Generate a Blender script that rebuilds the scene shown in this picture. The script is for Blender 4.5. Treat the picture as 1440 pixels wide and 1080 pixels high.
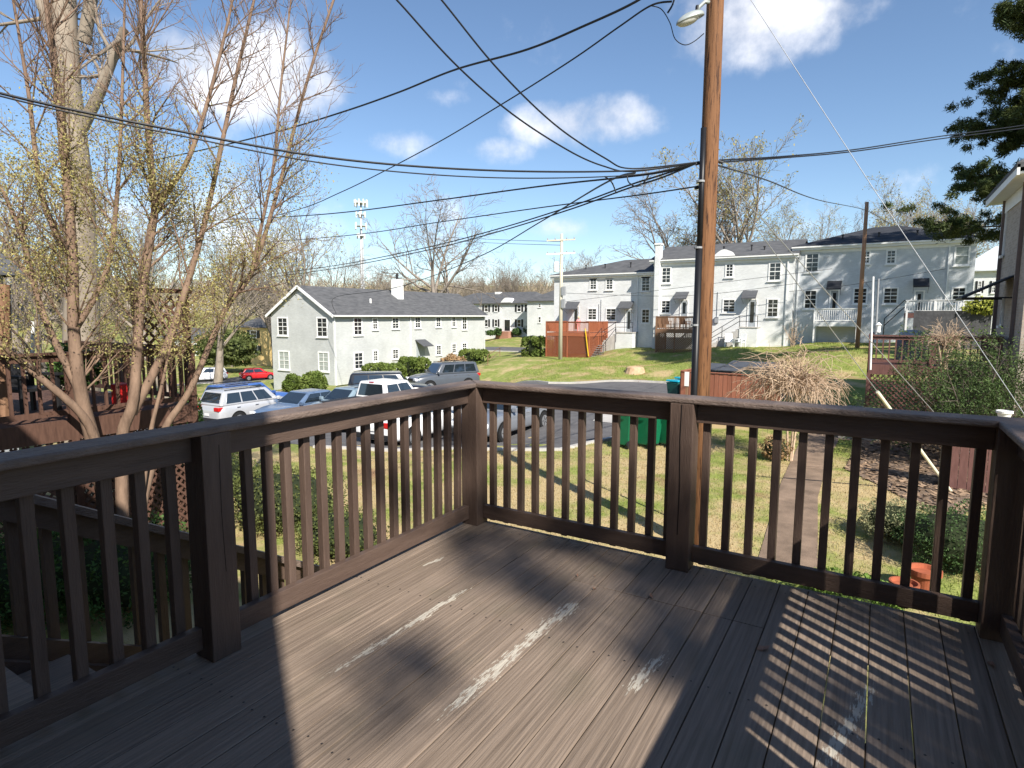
import bpy, bmesh, math, random
import numpy as np
from mathutils import Vector, Matrix
random.seed(7); RNG = np.random.default_rng(7)
S = bpy.context.scene
for o in list(bpy.data.objects): bpy.data.objects.remove(o)
R = math.radians

# ---------------------------------------------------------------- camera
F_PX, YAW, PITCH, ROLL = 842.54, R(-31.405), R(6.503), R(0.10)
CAM = np.array([2.1467, -3.0869, 1.3566])
_f = np.array([math.sin(YAW)*math.cos(PITCH), math.cos(YAW)*math.cos(PITCH), -math.sin(PITCH)])
_r = np.array([math.cos(YAW), -math.sin(YAW), 0.0]); _u = np.cross(_r, _f)
_r, _u = math.cos(ROLL)*_r+math.sin(ROLL)*_u, -math.sin(ROLL)*_r+math.cos(ROLL)*_u
cd = bpy.data.cameras.new('camera'); cam = bpy.data.objects.new('camera', cd)
S.collection.objects.link(cam); S.camera = cam
cd.sensor_width = 36; cd.lens = F_PX/1440*36; cd.clip_start = 0.02; cd.clip_end = 6000
cam.matrix_world = Matrix(((_r[0], _u[0], -_f[0], CAM[0]), (_r[1], _u[1], -_f[1], CAM[1]), (_r[2], _u[2], -_f[2], CAM[2]), (0, 0, 0, 1)))
# a pixel gives a direction; the distance comes from a plane or a depth
def ray(px, py): return _f+_r*(px-720)/F_PX-_u*(py-540)/F_PX
def atz(px, py, z): d = ray(px, py); return CAM+d*(z-CAM[2])/d[2]
def aty(px, py, y): d = ray(px, py); return CAM+d*(y-CAM[1])/d[1]
def atx(px, py, x): d = ray(px, py); return CAM+d*(x-CAM[0])/d[0]
def atd(px, py, d): return CAM+ray(px, py)*d

# ---------------------------------------------------------------- sky and sun
SUN = Vector((1.045, -0.697, 1.0)).normalized()
EL = math.asin(SUN.z); AZ = math.atan2(SUN.x, SUN.y)      # AZ clockwise from +Y
W = bpy.data.worlds.new('World'); S.world = W; W.use_nodes = True
nt = W.node_tree; nt.nodes.clear()
def N(t, **k):
    n = nt.nodes.new(t)
    for a, b in k.items(): setattr(n, a, b)
    return n
L = lambda a, b: nt.links.new(a, b)
sky = N('ShaderNodeTexSky', sky_type='NISHITA', sun_disc=False)
sky.sun_elevation = EL; sky.sun_rotation = AZ; sky.air_density = 1.0; sky.dust_density = 0.1; sky.ozone_density = 3.4
geo = N('ShaderNodeTexCoord'); sep = N('ShaderNodeSeparateXYZ'); L(geo.outputs['Generated'], sep.inputs[0])
def MA(op, a, b=None, c=None, clamp=False):
    n = N('ShaderNodeMath', operation=op); n.use_clamp = clamp
    for i, v in enumerate((a, b, c)):
        if v is None: continue
        if isinstance(v, (int, float)): n.inputs[i].default_value = v
        else: L(v, n.inputs[i])
    return n.outputs[0]
# cumulus field: noise on a flat cloud deck, with some banks where the photograph has them
den = MA('ADD', MA('MAXIMUM', sep.outputs[2], 0.0), 0.12)
cx = MA('DIVIDE', sep.outputs[0], den); cy = MA('DIVIDE', sep.outputs[1], den)
comb = N('ShaderNodeCombineXYZ'); L(cx, comb.inputs[0]); L(cy, comb.inputs[1])
n1 = N('ShaderNodeTexNoise'); n1.inputs['Scale'].default_value = 1.25; n1.inputs['Detail'].default_value = 7; n1.inputs['Roughness'].default_value = 0.52
L(comb.outputs[0], n1.inputs['Vector'])
n2 = N('ShaderNodeTexNoise'); n2.inputs['Scale'].default_value = 6.5; n2.inputs['Detail'].default_value = 8; n2.inputs['Roughness'].default_value = 0.58
L(geo.outputs['Generated'], n2.inputs['Vector'])
bias = None
for (px, py, rx, ry, amp) in [(330, 95, 165, 62, .46), (1060, 25, 150, 70, .42), (830, 172, 115, 36, .42), (700, 214, 52, 22, .3), (560, 200, 60, 22, .26), (620, 140, 40, 14, .2), (960, 90, 70, 30, .22),
                              (450, 335, 280, 60, .22), (600, 300, 90, 30, .25), (790, 320, 55, 20, .33), (760, 385, 300, 32, .2), (230, 320, 220, 60, .2), (1030, 195, 60, 25, .22)]:
    d0 = ray(px, py); d0 = d0/np.linalg.norm(d0)
    ex = ray(px+rx, py); ex = ex/np.linalg.norm(ex)-d0; ey = ray(px, py+ry); ey = ey/np.linalg.norm(ey)-d0
    def dotn(v, off):
        vm = N('ShaderNodeVectorMath', operation='DOT_PRODUCT'); L(geo.outputs['Generated'], vm.inputs[0]); vm.inputs[1].default_value = tuple(v)
        return MA('SUBTRACT', vm.outputs['Value'], off)
    sx = ex/np.dot(ex, ex); sy = ey/np.dot(ey, ey)
    a = dotn(sx, float(np.dot(sx, d0))); b = dotn(sy, float(np.dot(sy, d0)))
    fr = dotn(d0, 0.0)
    q = MA('ADD', MA('MULTIPLY', a, a), MA('MULTIPLY', b, b))
    g = MA('MULTIPLY', MA('SUBTRACT', 1.0, MA('MULTIPLY', q, 0.55), clamp=True), amp*1.12)
    g = MA('MULTIPLY', g, MA('GREATER_THAN', fr, 0.0))
    bias = g if bias is None else MA('MAXIMUM', bias, g)
dn = MA('ADD', MA('MULTIPLY', n1.outputs[0], 0.40), MA('MULTIPLY', n2.outputs[0], 1.45))
dn = MA('SUBTRACT', MA('ADD', dn, bias), 0.315)
cov = N('ShaderNodeMapRange', interpolation_type='SMOOTHSTEP'); L(dn, cov.inputs[0]); cov.inputs[1].default_value = 0.72; cov.inputs[2].default_value = 1.22
shade = N('ShaderNodeMapRange'); L(n2.outputs[0], shade.inputs[0]); shade.inputs[1].default_value = .3; shade.inputs[2].default_value = .7; shade.inputs[3].default_value = 5.6; shade.inputs[4].default_value = 9.0
cc = N('ShaderNodeCombineColor'); L(shade.outputs[0], cc.inputs[0]); L(shade.outputs[0], cc.inputs[1]); L(MA('MULTIPLY', shade.outputs[0], 1.04), cc.inputs[2])
mix = N('ShaderNodeMix', data_type='RGBA'); L(MA('MULTIPLY', cov.outputs[0], 0.9), mix.inputs[0]); L(sky.outputs[0], mix.inputs[6]); L(cc.outputs[0], mix.inputs[7])
bg = N('ShaderNodeBackground'); bg.inputs[1].default_value = 0.09
out = N('ShaderNodeOutputWorld'); L(mix.outputs[2], bg.inputs[0]); L(bg.outputs[0], out.inputs[0])
sl = bpy.data.lights.new('sun', 'SUN'); sl.energy = 4.9; sl.angle = R(0.55); sl.color = (1.0, 0.94, 0.85)
so = bpy.data.objects.new('sun', sl); S.collection.objects.link(so); so.rotation_euler = SUN.to_track_quat('Z', 'Y').to_euler()
so.location = (12, -8, 20)
S.view_settings.view_transform = 'Standard'; S.view_settings.look = 'None'; S.view_settings.exposure = 0.82; S.view_settings.gamma = 1.0
S.render.engine = 'CYCLES'

# ---------------------------------------------------------------- materials
MATS = {}
def mat(name, col, rough=0.7, var=0.12, scale=6.0, stretch=(1, 1, 1), bump=0.0, bscale=30.0, spec=0.3, metal=0.0, col2=None, detail=5, island=0.0, coat=0.0, trans=0.0, world=False, wear=None):
    if name in MATS: return MATS[name]
    m = bpy.data.materials.new(name); m.use_nodes = True; t = m.node_tree
    b = t.nodes['Principled BSDF']; tc = t.nodes.new('ShaderNodeTexCoord'); mp = t.nodes.new('ShaderNodeMapping')
    mp.inputs['Scale'].default_value = stretch
    if world:
        g = t.nodes.new('ShaderNodeNewGeometry'); t.links.new(g.outputs['Position'], mp.inputs[0])
    else: t.links.new(tc.outputs['Object'], mp.inputs[0])
    oi = t.nodes.new('ShaderNodeObjectInfo')
    no = t.nodes.new('ShaderNodeTexNoise'); no.noise_dimensions = '4D'; no.inputs['Scale'].default_value = scale; no.inputs['Detail'].default_value = detail; no.inputs['Roughness'].default_value = .6
    mw = t.nodes.new('ShaderNodeMath'); mw.operation = 'MULTIPLY'; mw.inputs[1].default_value = 37.0; t.links.new(oi.outputs['Random'], mw.inputs[0]); t.links.new(mw.outputs[0], no.inputs['W'])
    t.links.new(mp.outputs[0], no.inputs['Vector'])
    mr = t.nodes.new('ShaderNodeMapRange'); t.links.new(no.outputs[0], mr.inputs[0]); mr.inputs[1].default_value = .28; mr.inputs[2].default_value = .72
    mx = t.nodes.new('ShaderNodeMix'); mx.data_type = 'RGBA'
    c = np.array(col); c2 = np.array(col2) if col2 is not None else c*(1+var*1.6)
    mx.inputs[6].default_value = (*(c*(1-var) if col2 is None else c), 1); mx.inputs[7].default_value = (*np.clip(c2, 0, 1), 1)
    t.links.new(mr.outputs[0], mx.inputs[0]); outc = mx.outputs[2]
    if island:
        hs = t.nodes.new('ShaderNodeHueSaturation'); g2 = t.nodes.new('ShaderNodeNewGeometry')
        ad = t.nodes.new('ShaderNodeMath'); ad.operation = 'ADD'; t.links.new(g2.outputs['Random Per Island'], ad.inputs[0]); t.links.new(oi.outputs['Random'], ad.inputs[1])
        fr = t.nodes.new('ShaderNodeMath'); fr.operation = 'FRACT'; t.links.new(ad.outputs[0], fr.inputs[0])
        m2 = t.nodes.new('ShaderNodeMapRange'); t.links.new(fr.outputs[0], m2.inputs[0]); m2.inputs[3].default_value = 1-island; m2.inputs[4].default_value = 1+island
        t.links.new(m2.outputs[0], hs.inputs['Value']); t.links.new(outc, hs.inputs['Color']); outc = hs.outputs[0]
    if wear is not None: outc = wear(t, outc)
    t.links.new(outc, b.inputs['Base Color'])
    b.inputs['Roughness'].default_value = rough; b.inputs['Specular IOR Level'].default_value = spec; b.inputs['Metallic'].default_value = metal
    b.inputs['Coat Weight'].default_value = coat
    if trans:
        tr = t.nodes.new('ShaderNodeBsdfTranslucent'); t.links.new(outc, tr.inputs[0]); ms = t.nodes.new('ShaderNodeMixShader'); ms.inputs[0].default_value = trans
        t.links.new(b.outputs[0], ms.inputs[1]); t.links.new(tr.outputs[0], ms.inputs[2]); t.links.new(ms.outputs[0], t.nodes['Material Output'].inputs[0])
    if bump:
        n2 = t.nodes.new('ShaderNodeTexNoise'); n2.inputs['Scale'].default_value = bscale; n2.inputs['Detail'].default_value = 4
        t.links.new(mp.outputs[0], n2.inputs['Vector']); bp = t.nodes.new('ShaderNodeBump'); bp.inputs['Strength'].default_value = bump; bp.inputs['Distance'].default_value = .02
        t.links.new(n2.outputs[0], bp.inputs['Height']); t.links.new(bp.outputs[0], b.inputs['Normal'])
    MATS[name] = m; return m

def brick_mat(name, col, mortar, rough=.8, bw=.215, bh=.075, bump=.5, var=.06):
    if name in MATS: return MATS[name]
    m = bpy.data.materials.new(name); m.use_nodes = True; t = m.node_tree; b = t.nodes['Principled BSDF']
    g = t.nodes.new('ShaderNodeNewGeometry'); s = t.nodes.new('ShaderNodeSeparateXYZ'); t.links.new(g.outputs['Position'], s.inputs[0])
    ad = t.nodes.new('ShaderNodeMath'); t.links.new(s.outputs[0], ad.inputs[0]); t.links.new(s.outputs[1], ad.inputs[1])
    cb = t.nodes.new('ShaderNodeCombineXYZ'); t.links.new(ad.outputs[0], cb.inputs[0]); t.links.new(s.outputs[2], cb.inputs[1])
    br = t.nodes.new('ShaderNodeTexBrick'); t.links.new(cb.outputs[0], br.inputs['Vector']); br.inputs['Scale'].default_value = 1; br.inputs['Brick Width'].default_value = bw; br.inputs['Row Height'].default_value = bh
    br.inputs['Mortar Size'].default_value = .008; c = np.array(col)
    br.inputs['Color1'].default_value = (*(c*(1-var)), 1); br.inputs['Color2'].default_value = (*(c*(1+var)), 1); br.inputs['Mortar'].default_value = (*mortar, 1)
    no = t.nodes.new('ShaderNodeTexNoise'); no.inputs['Scale'].default_value = .7; no.inputs['Detail'].default_value = 6; t.links.new(g.outputs['Position'], no.inputs['Vector'])
    hs = t.nodes.new('ShaderNodeHueSaturation'); mr = t.nodes.new('ShaderNodeMapRange'); t.links.new(no.outputs[0], mr.inputs[0]); mr.inputs[1].default_value = .3; mr.inputs[2].default_value = .7; mr.inputs[3].default_value = .9; mr.inputs[4].default_value = 1.08
    t.links.new(mr.outputs[0], hs.inputs['Value']); t.links.new(br.outputs[0], hs.inputs['Color']); t.links.new(hs.outputs[0], b.inputs['Base Color'])
    bp = t.nodes.new('ShaderNodeBump'); bp.inputs['Strength'].default_value = bump; bp.inputs['Distance'].default_value = .01; t.links.new(br.outputs['Fac'], bp.inputs['Height']); bp.invert = True
    t.links.new(bp.outputs[0], b.inputs['Normal']); b.inputs['Roughness'].default_value = rough; b.inputs['Specular IOR Level'].default_value = .2
    MATS[name] = m; return m

def glass_mat(name, col=(.03, .035, .04), rough=.05):
    if name in MATS: return MATS[name]
    m = mat(name, col, rough, var=.3, scale=1.5, spec=.6, coat=.0); return m

# ---------------------------------------------------------------- mesh helpers
COL = S.collection
def link(o, parent=None):
    COL.objects.link(o)
    if parent is not None: o.parent = parent
    return o
def tag(o, label, cat=None, group=None, kind=None):
    if label: o['label'] = label
    if cat: o['category'] = cat
    if group: o['group'] = group
    if kind: o['kind'] = kind
    return o
def empty(name, loc=(0, 0, 0), rz=0.0, label=None, cat=None, group=None, parent=None):
    o = bpy.data.objects.new(name, None); o.empty_display_size = .2; o.location = Vector([float(v) for v in loc]); o.rotation_euler = (0, 0, rz); link(o, parent)
    return tag(o, label, cat, group)
class MB:
    def __init__(s): s.v = []; s.f = []; s.smooth = False
    def add(s, vs, fs):
        k = len(s.v); s.v += [tuple(float(c) for c in v) for v in vs]; s.f += [tuple(i+k for i in f) for f in fs]; return s
    def box(s, x0, x1, y0, y1, z0, z1):
        return s.add([(x0, y0, z0), (x1, y0, z0), (x1, y1, z0), (x0, y1, z0), (x0, y0, z1), (x1, y0, z1), (x1, y1, z1), (x0, y1, z1)],
                     [(0, 3, 2, 1), (4, 5, 6, 7), (0, 1, 5, 4), (1, 2, 6, 5), (2, 3, 7, 6), (3, 0, 4, 7)])
    def bar(s, a, b, w, h=None, up=(0, 0, 1)):
        a = Vector([float(c) for c in a]); b = Vector([float(c) for c in b]); h = w if h is None else h; d = (b-a).normalized(); up = Vector(up)
        if abs(d.dot(up)) > .99: up = Vector((0, 1, 0))
        sd = d.cross(up).normalized(); u = sd.cross(d)
        vs = [p+sd*i*w/2+u*j*h/2 for p in (a, b) for i, j in ((-1, -1), (1, -1), (1, 1), (-1, 1))]
        return s.add(vs, [(0, 3, 2, 1), (4, 5, 6, 7), (0, 1, 5, 4), (1, 2, 6, 5), (2, 3, 7, 6), (3, 0, 4, 7)])
    def tube(s, pts, r, n=6, cap=True):
        pts = [Vector([float(c) for c in p]) for p in pts]; rs = r if isinstance(r, (list, tuple)) else [r]*len(pts); rings = []
        ref = Vector((.31, .17, .93)); vs = []
        for i, p in enumerate(pts):
            d = (pts[min(i+1, len(pts)-1)]-pts[max(i-1, 0)]).normalized()
            a = d.cross(ref); a = a.normalized() if a.length > 1e-4 else d.orthogonal().normalized(); b = d.cross(a)
            vs += [p+(a*math.cos(2*math.pi*k/n)+b*math.sin(2*math.pi*k/n))*rs[i] for k in range(n)]
        fs = [(i*n+k, i*n+(k+1) % n, (i+1)*n+(k+1) % n, (i+1)*n+k) for i in range(len(pts)-1) for k in range(n)]
        if cap: fs += [tuple(range(n-1, -1, -1)), tuple((len(pts)-1)*n+k for k in range(n))]
        return s.add(vs, fs)
    def lathe(s, prof, n=16, c=(0, 0, 0), axis='z'):
        vs = []
        for r, z in prof:
            for k in range(n):
                a = 2*math.pi*k/n; p = (r*math.cos(a), r*math.sin(a), z)
                if axis == 'x': p = (z, p[0], p[1])
                elif axis == 'y': p = (p[0], z, p[1])
                vs.append((p[0]+c[0], p[1]+c[1], p[2]+c[2]))
        fs = [(i*n+k, i*n+(k+1) % n, (i+1)*n+(k+1) % n, (i+1)*n+k) for i in range(len(prof)-1) for k in range(n)]
        fs += [tuple(range(n-1, -1, -1)), tuple((len(prof)-1)*n+k for k in range(n))]
        return s.add(vs, fs)
    def prism(s, poly, a0, a1, axis='y'):
        n = len(poly); P = (lambda u, v, w: (u, w, v)) if axis == 'y' else ((lambda u, v, w: (w, u, v)) if axis == 'x' else (lambda u, v, w: (u, v, w)))
        return s.add([P(u, v, a0) for u, v in poly]+[P(u, v, a1) for u, v in poly], [tuple(range(n))[::-1], tuple(range(n, 2*n))]+[(i, (i+1) % n, n+(i+1) % n, n+i) for i in range(n)])
    def mesh(s, name, m, smooth=False):
        me = bpy.data.meshes.new(name); me.from_pydata(s.v, [], s.f)
        if m is not None: me.materials.append(m)
        bm = bmesh.new(); bm.from_mesh(me); bmesh.ops.recalc_face_normals(bm, faces=bm.faces); bm.to_mesh(me); bm.free()
        if smooth: me.polygons.foreach_set('use_smooth', [True]*len(me.polygons))
        me.update(); return me
    def build(s, name, m, parent=None, smooth=False, bevel=0.0, world=True):
        o = bpy.data.objects.new(name, s.mesh(name, m, smooth)); link(o, parent)
        if world and parent is not None and parent.type == 'EMPTY': o.location = -parent.location
        if bevel:
            md = o.modifiers.new('bevel', 'BEVEL'); md.width = bevel; md.segments = 2; md.limit_method = 'ANGLE'
        return o
def np_mesh(name, verts, faces, m, smooth=False):
    """verts (n,3), faces (k,3 or 4) numpy -> mesh"""
    me = bpy.data.meshes.new(name); verts = np.asarray(verts, dtype=np.float32); faces = np.asarray(faces, dtype=np.int32)
    me.vertices.add(len(verts)); me.vertices.foreach_set('co', verts.ravel()); k = faces.shape[1]
    me.loops.add(faces.size); me.loops.foreach_set('vertex_index', faces.ravel()); me.polygons.add(len(faces))
    me.polygons.foreach_set('loop_start', np.arange(0, faces.size, k, dtype=np.int32)); me.polygons.foreach_set('loop_total', np.full(len(faces), k, dtype=np.int32))
    if smooth: me.polygons.foreach_set('use_smooth', np.ones(len(faces), dtype=bool))
    if m is not None: me.materials.append(m)
    me.update(); me.validate(); return me
def copy_tree(o, parent=None):
    c = o.copy(); COL.objects.link(c); c.parent = parent
    for ch in list(o.children): copy_tree(ch, c)
    return c
# ================================================================ ground
CP = np.array([(0, 0, -2.44), (3, 3, -2.44), (-3, 5, -2.44), (2, 8, -2.44), (-5, -3, -2.44), (5, -5, -2.44), (-9.4, 14, -2.9), (-5.6, 16, -2.6), (-7.4, 10.6, -2.5), (-3.7, 13.8, -2.44), (-1, 16, -2.42),
 (2, 16, -2.4), (5, 14, -2.35), (-12, 4, -2.6), (-11.7, 13, -3.0), (-12, 8.6, -2.6), (-16, 8.4, -2.75), (-16.4, 16, -3.4), (-19, 16, -3.55), (-21.7, 16, -3.8), (-24.5, 15.5, -3.95), (-30, 15, -4.5), (-21, 27, -3.65), (-19.7, 20, -3.6), (-27, 21, -3.85),
 (-34, 29.3, -4.1), (-41.3, 29.3, -4.9), (-34, 50, -2.75), (-34, 40, -3.4), (-14.6, 27.3, -2.7), (-8.6, 30, -2.5), (-4, 24, -2.3), (-20.5, 41.7, -2.2), (-24, 50, -2.1), (-14, 46, -1.35), (-6, 45, -.95), (0, 45, -.5),
 (7, 45, -.25), (1.4, 32, -.35), (2, 26, -1.3), (-6, 38, -1.5), (-13, 38, -2.05), (6, 30, -.4), (8, 20, -1.8), (-35, 58.6, -2.75), (-35, 72, -2.5), (-20, 60, -2.2), (-60, 62, -5.2), (-69, 47, -7.0), (-71, 40, -7.2), (-72, 20, -7.3),
 (-55, 30, -6.0), (-50, 20, -5.6), (-45, 92, -1.75), (-30, 95, -1.7), (-90, 60, -7.3), (-85, 75, -7.2), (20, 40, .6), (20, 10, -1.5), (20, -10, -2), (-30, -10, -3.5), (-15, -6, -2.7), (0, 70, -.5), (20, 80, 0), (0, -20, -2.4)], dtype=float)
def ground_z(x, y):
    x = np.atleast_1d(np.asarray(x, float)); y = np.atleast_1d(np.asarray(y, float))
    d2 = (x[:, None]-CP[None, :, 0])**2+(y[:, None]-CP[None, :, 1])**2
    w = 1/(d2+1.5)**2; z = (w*CP[None, :, 2]).sum(1)/w.sum(1)
    r = np.hypot(x, y); far = np.clip((r-140)/500, 0, 1); far = far*far*(3-2*far)
    z = z*(1-far)+far*(24+8*np.sin(x*.006+1)*np.cos(y*.004)+5*np.sin(x*.017-y*.011))
    return z
def gz(x, y): return float(ground_z(x, y)[0])
def on_ground(px, py):
    d = ray(px, py); t0, t = 2.0, 2.0
    while t < 400:
        p = CAM+d*t
        if p[2] < gz(p[0], p[1]): break
        t0 = t; t *= 1.03
    for _ in range(30):
        m = (t0+t)/2; p = CAM+d*m
        if p[2] < gz(p[0], p[1]): t = m
        else: t0 = m
    return CAM+d*t
def axis(fine_lo, fine_hi, step, far):
    a = list(np.arange(fine_lo, fine_hi+1e-6, step)); g = step
    while a[-1] < far: g *= 1.18; a.append(a[-1]+g)
    g = step
    while a[0] > -far: g *= 1.18; a.insert(0, a[0]-g)
    return np.array(a)
gx = axis(-46, 14, .8, 2500); gy = axis(-6, 62, .8, 2500)
X, Y = np.meshgrid(gx, gy); Z = ground_z(X.ravel(), Y.ravel()).reshape(X.shape)
nx, ny = len(gx), len(gy); V = np.stack([X.ravel(), Y.ravel(), Z.ravel()], 1)
ii = np.arange(nx*ny).reshape(ny, nx); Fq = np.stack([ii[:-1, :-1].ravel(), ii[:-1, 1:].ravel(), ii[1:, 1:].ravel(), ii[1:, :-1].ravel()], 1)
def lawn_wear(t, c):
    """straw patches, bare earth and clover in the lawn"""
    g = t.nodes.new('ShaderNodeNewGeometry'); n = t.nodes.new('ShaderNodeTexNoise'); n.inputs['Scale'].default_value = .55; n.inputs['Detail'].default_value = 7; n.inputs['Roughness'].default_value = .68
    t.links.new(g.outputs['Position'], n.inputs['Vector'])
    # the yard beside the deck is drier than the bank below the far houses
    s = t.nodes.new('ShaderNodeSeparateXYZ'); t.links.new(g.outputs['Position'], s.inputs[0])
    dry = t.nodes.new('ShaderNodeMapRange'); t.links.new(s.outputs[1], dry.inputs[0]); dry.inputs[1].default_value = 12; dry.inputs[2].default_value = 27; dry.inputs[3].default_value = .055; dry.inputs[4].default_value = -.03
    a = t.nodes.new('ShaderNodeMath'); t.links.new(n.outputs[0], a.inputs[0]); t.links.new(dry.outputs[0], a.inputs[1])
    mr = t.nodes.new('ShaderNodeMapRange'); t.links.new(a.outputs[0], mr.inputs[0]); mr.inputs[1].default_value = .46; mr.inputs[2].default_value = .60
    m = t.nodes.new('ShaderNodeMix'); m.data_type = 'RGBA'; t.links.new(mr.outputs[0], m.inputs[0]); t.links.new(c, m.inputs[6]); m.inputs[7].default_value = (.44, .34, .18, 1)
    n2 = t.nodes.new('ShaderNodeTexNoise'); n2.inputs['Scale'].default_value = .35; n2.inputs['Detail'].default_value = 5; t.links.new(g.outputs['Position'], n2.inputs['Vector'])
    r2 = t.nodes.new('ShaderNodeMapRange'); t.links.new(n2.outputs[0], r2.inputs[0]); r2.inputs[1].default_value = .62; r2.inputs[2].default_value = .7
    m3 = t.nodes.new('ShaderNodeMix'); m3.data_type = 'RGBA'; t.links.new(r2.outputs[0], m3.inputs[0]); t.links.new(m.outputs[2], m3.inputs[6]); m3.inputs[7].default_value = (.30, .19, .11, 1)
    return m3.outputs[2]
M_lawn = mat('lawn', (.135, .175, .04), .95, col2=(.30, .325, .095), scale=5, detail=8, bump=.9, bscale=40, spec=.1, world=True, wear=lawn_wear)
g_o = bpy.data.objects.new('ground', np_mesh('ground', V, Fq, M_lawn, True)); link(g_o); tag(g_o, 'sloping lawn and yard ground, green with straw coloured patches', None, None, 'structure')

def sheet(name, poly, m, lift, step=.8, label=None, kerb=None):
    """a paved sheet following the ground: polygon clipped by bmesh grid cuts"""
    bm = bmesh.new(); vs = [bm.verts.new((p[0], p[1], 0)) for p in poly]; bm.faces.new(vs)
    xs = [p[0] for p in poly]; ys = [p[1] for p in poly]
    for a0, a1, nrm in ((min(xs), max(xs), (1, 0, 0)), (min(ys), max(ys), (0, 1, 0))):
        k = a0+step
        while k < a1:
            bmesh.ops.bisect_plane(bm, geom=bm.verts[:]+bm.edges[:]+bm.faces[:], plane_co=(k, 0, 0) if nrm[0] else (0, k, 0), plane_no=nrm); k += step
    co = np.array([v.co[:] for v in bm.verts]); zz = ground_z(co[:, 0], co[:, 1])+lift
    for v, z in zip(bm.verts, zz): v.co.z = z
    bmesh.ops.recalc_face_normals(bm, faces=bm.faces)
    for f in bm.faces:
        if f.normal.z < 0: f.normal_flip()
    me = bpy.data.meshes.new(name); bm.to_mesh(me); bm.free(); me.materials.append(m); o = bpy.data.objects.new(name, me); link(o)
    return tag(o, label, None, None, 'structure')
M_asph = mat('asphalt', (.085, .082, .085), .9, var=.22, scale=1.6, bump=.5, bscale=90, detail=9, spec=.25, world=True, col2=(.15, .145, .145))
M_conc = mat('concrete', (.42, .40, .37), .9, var=.16, scale=2.2, bump=.3, bscale=60, world=True, detail=8)
M_path = mat('path_concrete', (.19, .135, .095), .92, var=.35, scale=2.4, bump=.5, bscale=40, world=True, detail=8)
k1, k2, k3 = on_ground(700, 545), on_ground(790, 538), on_ground(948, 533)
lot = [(-31, 9.0), (-12.2, 9.0), (-7.6, 11.0), (-5.6, 12.2), (-5.0, 14.0), (-4.5, 17.4), (-3.2, 20.5), (-1.0, 21.6), (-1.0, 27), (-5.5, 30.8), (-10, 30.4), (-14.6, 28.5), (-18, 30), (-25.5, 31), (-31, 28)]
sheet('parking_lot', lot, M_asph, .012, label='grey asphalt parking lot')
sheet('concrete_pad', [(-6.9, 17.6), (-4.65, 17.3), (-3.4, 20.4), (-4.6, 21.2), (-7.6, 20.4)], M_conc, .024, label='pale concrete pad at the edge of the asphalt')
sheet('street', [(-66, 10), (-60, 10), (-61, 54), (-12, 56), (-12, 64), (-61, 63), (-63, 130), (-72, 130), (-72, 10)][:9], M_asph, .03, 2.0, label='street passing beyond the gabled house')
def kerb(name, pts, w=.15, h=.12, label=None):
    mb = MB(); 
    dense = []
    for a, b in zip(pts[:-1], pts[1:]):
        n = max(2, int(math.dist(a, b)/1.2))
        dense += [tuple(np.array(a)+(np.array(b)-np.array(a))*i/n) for i in range(n)]
    dense.append(pts[-1]); zs = ground_z([p[0] for p in dense], [p[1] for p in dense]); vs = []; fs = []
    for i, p in enumerate(dense):
        q = np.array(dense[min(i+1, len(dense)-1)])-np.array(dense[max(i-1, 0)]); q = q/np.linalg.norm(q); nrm = np.array([-q[1], q[0]])*w/2
        for s_, zz in ((-1, -.1), (-1, h), (1, h), (1, -.1)): vs.append((p[0]+nrm[0]*s_, p[1]+nrm[1]*s_, zs[i]+zz))
    for i in range(len(dense)-1):
        for k in range(3): fs.append((i*4+k, i*4+k+1, (i+1)*4+k+1, (i+1)*4+k))
    fs += [(0, 1, 2, 3), tuple((len(dense)-1)*4+k for k in (3, 2, 1, 0))]
    o = mb.add(vs, fs).build(name, M_conc); return tag(o, label, None, None, 'structure')
kerb('kerb', [(-1.0, 27.05), (-5.5, 30.9), (-10, 30.5), (-14.6, 28.6), (-18, 30.1), (-25.5, 31.1)], label='concrete kerb between the lot and the green bank')
kerb('kerb', [(-12.2, 8.95), (-7.5, 10.95), (-5.5, 12.15), (-4.9, 14.0), (-4.4, 17.4), (-3.1, 20.5)], h=.07, label='low concrete kerb between the lot and the dry yard')
kerb('kerb', [(-12, 55.9), (-60.9, 53.9)], label='street kerb along the far lawn')
kerb('kerb', [(-60, 12), (-60.9, 53.5)], label='street kerb beside the gabled house')
# the worn path beside the yard, with steps further up
pth = [on_ground(*p)[:2] for p in [(1062, 800), (1098, 680), (1128, 615), (1168, 577)]]+[(1.35, 17.5)]
pth2 = [(2.3, 17.5)]+[on_ground(*p)[:2] for p in [(1195, 577), (1168, 640), (1150, 700), (1150, 800)]]
sheet('path', pth+pth2, M_path, .015, .5, label='worn brown concrete path beside the yard')
M_step = mat('step_stone', (.22, .20, .185), .9, var=.2, scale=5, bump=.3)
for i in range(5):
    y0 = 17.7+i*.85; z0 = gz(1.8, y0)+.02
    o = MB().box(1.25, 2.35, y0, y0+.8, z0-.3, z0+.12).build('path_step', M_step, bevel=.015); tag(o, 'low concrete step of the path, number %s up from the yard' % ['one', 'two', 'three', 'four', 'five'][i], None, None, 'structure')
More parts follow.
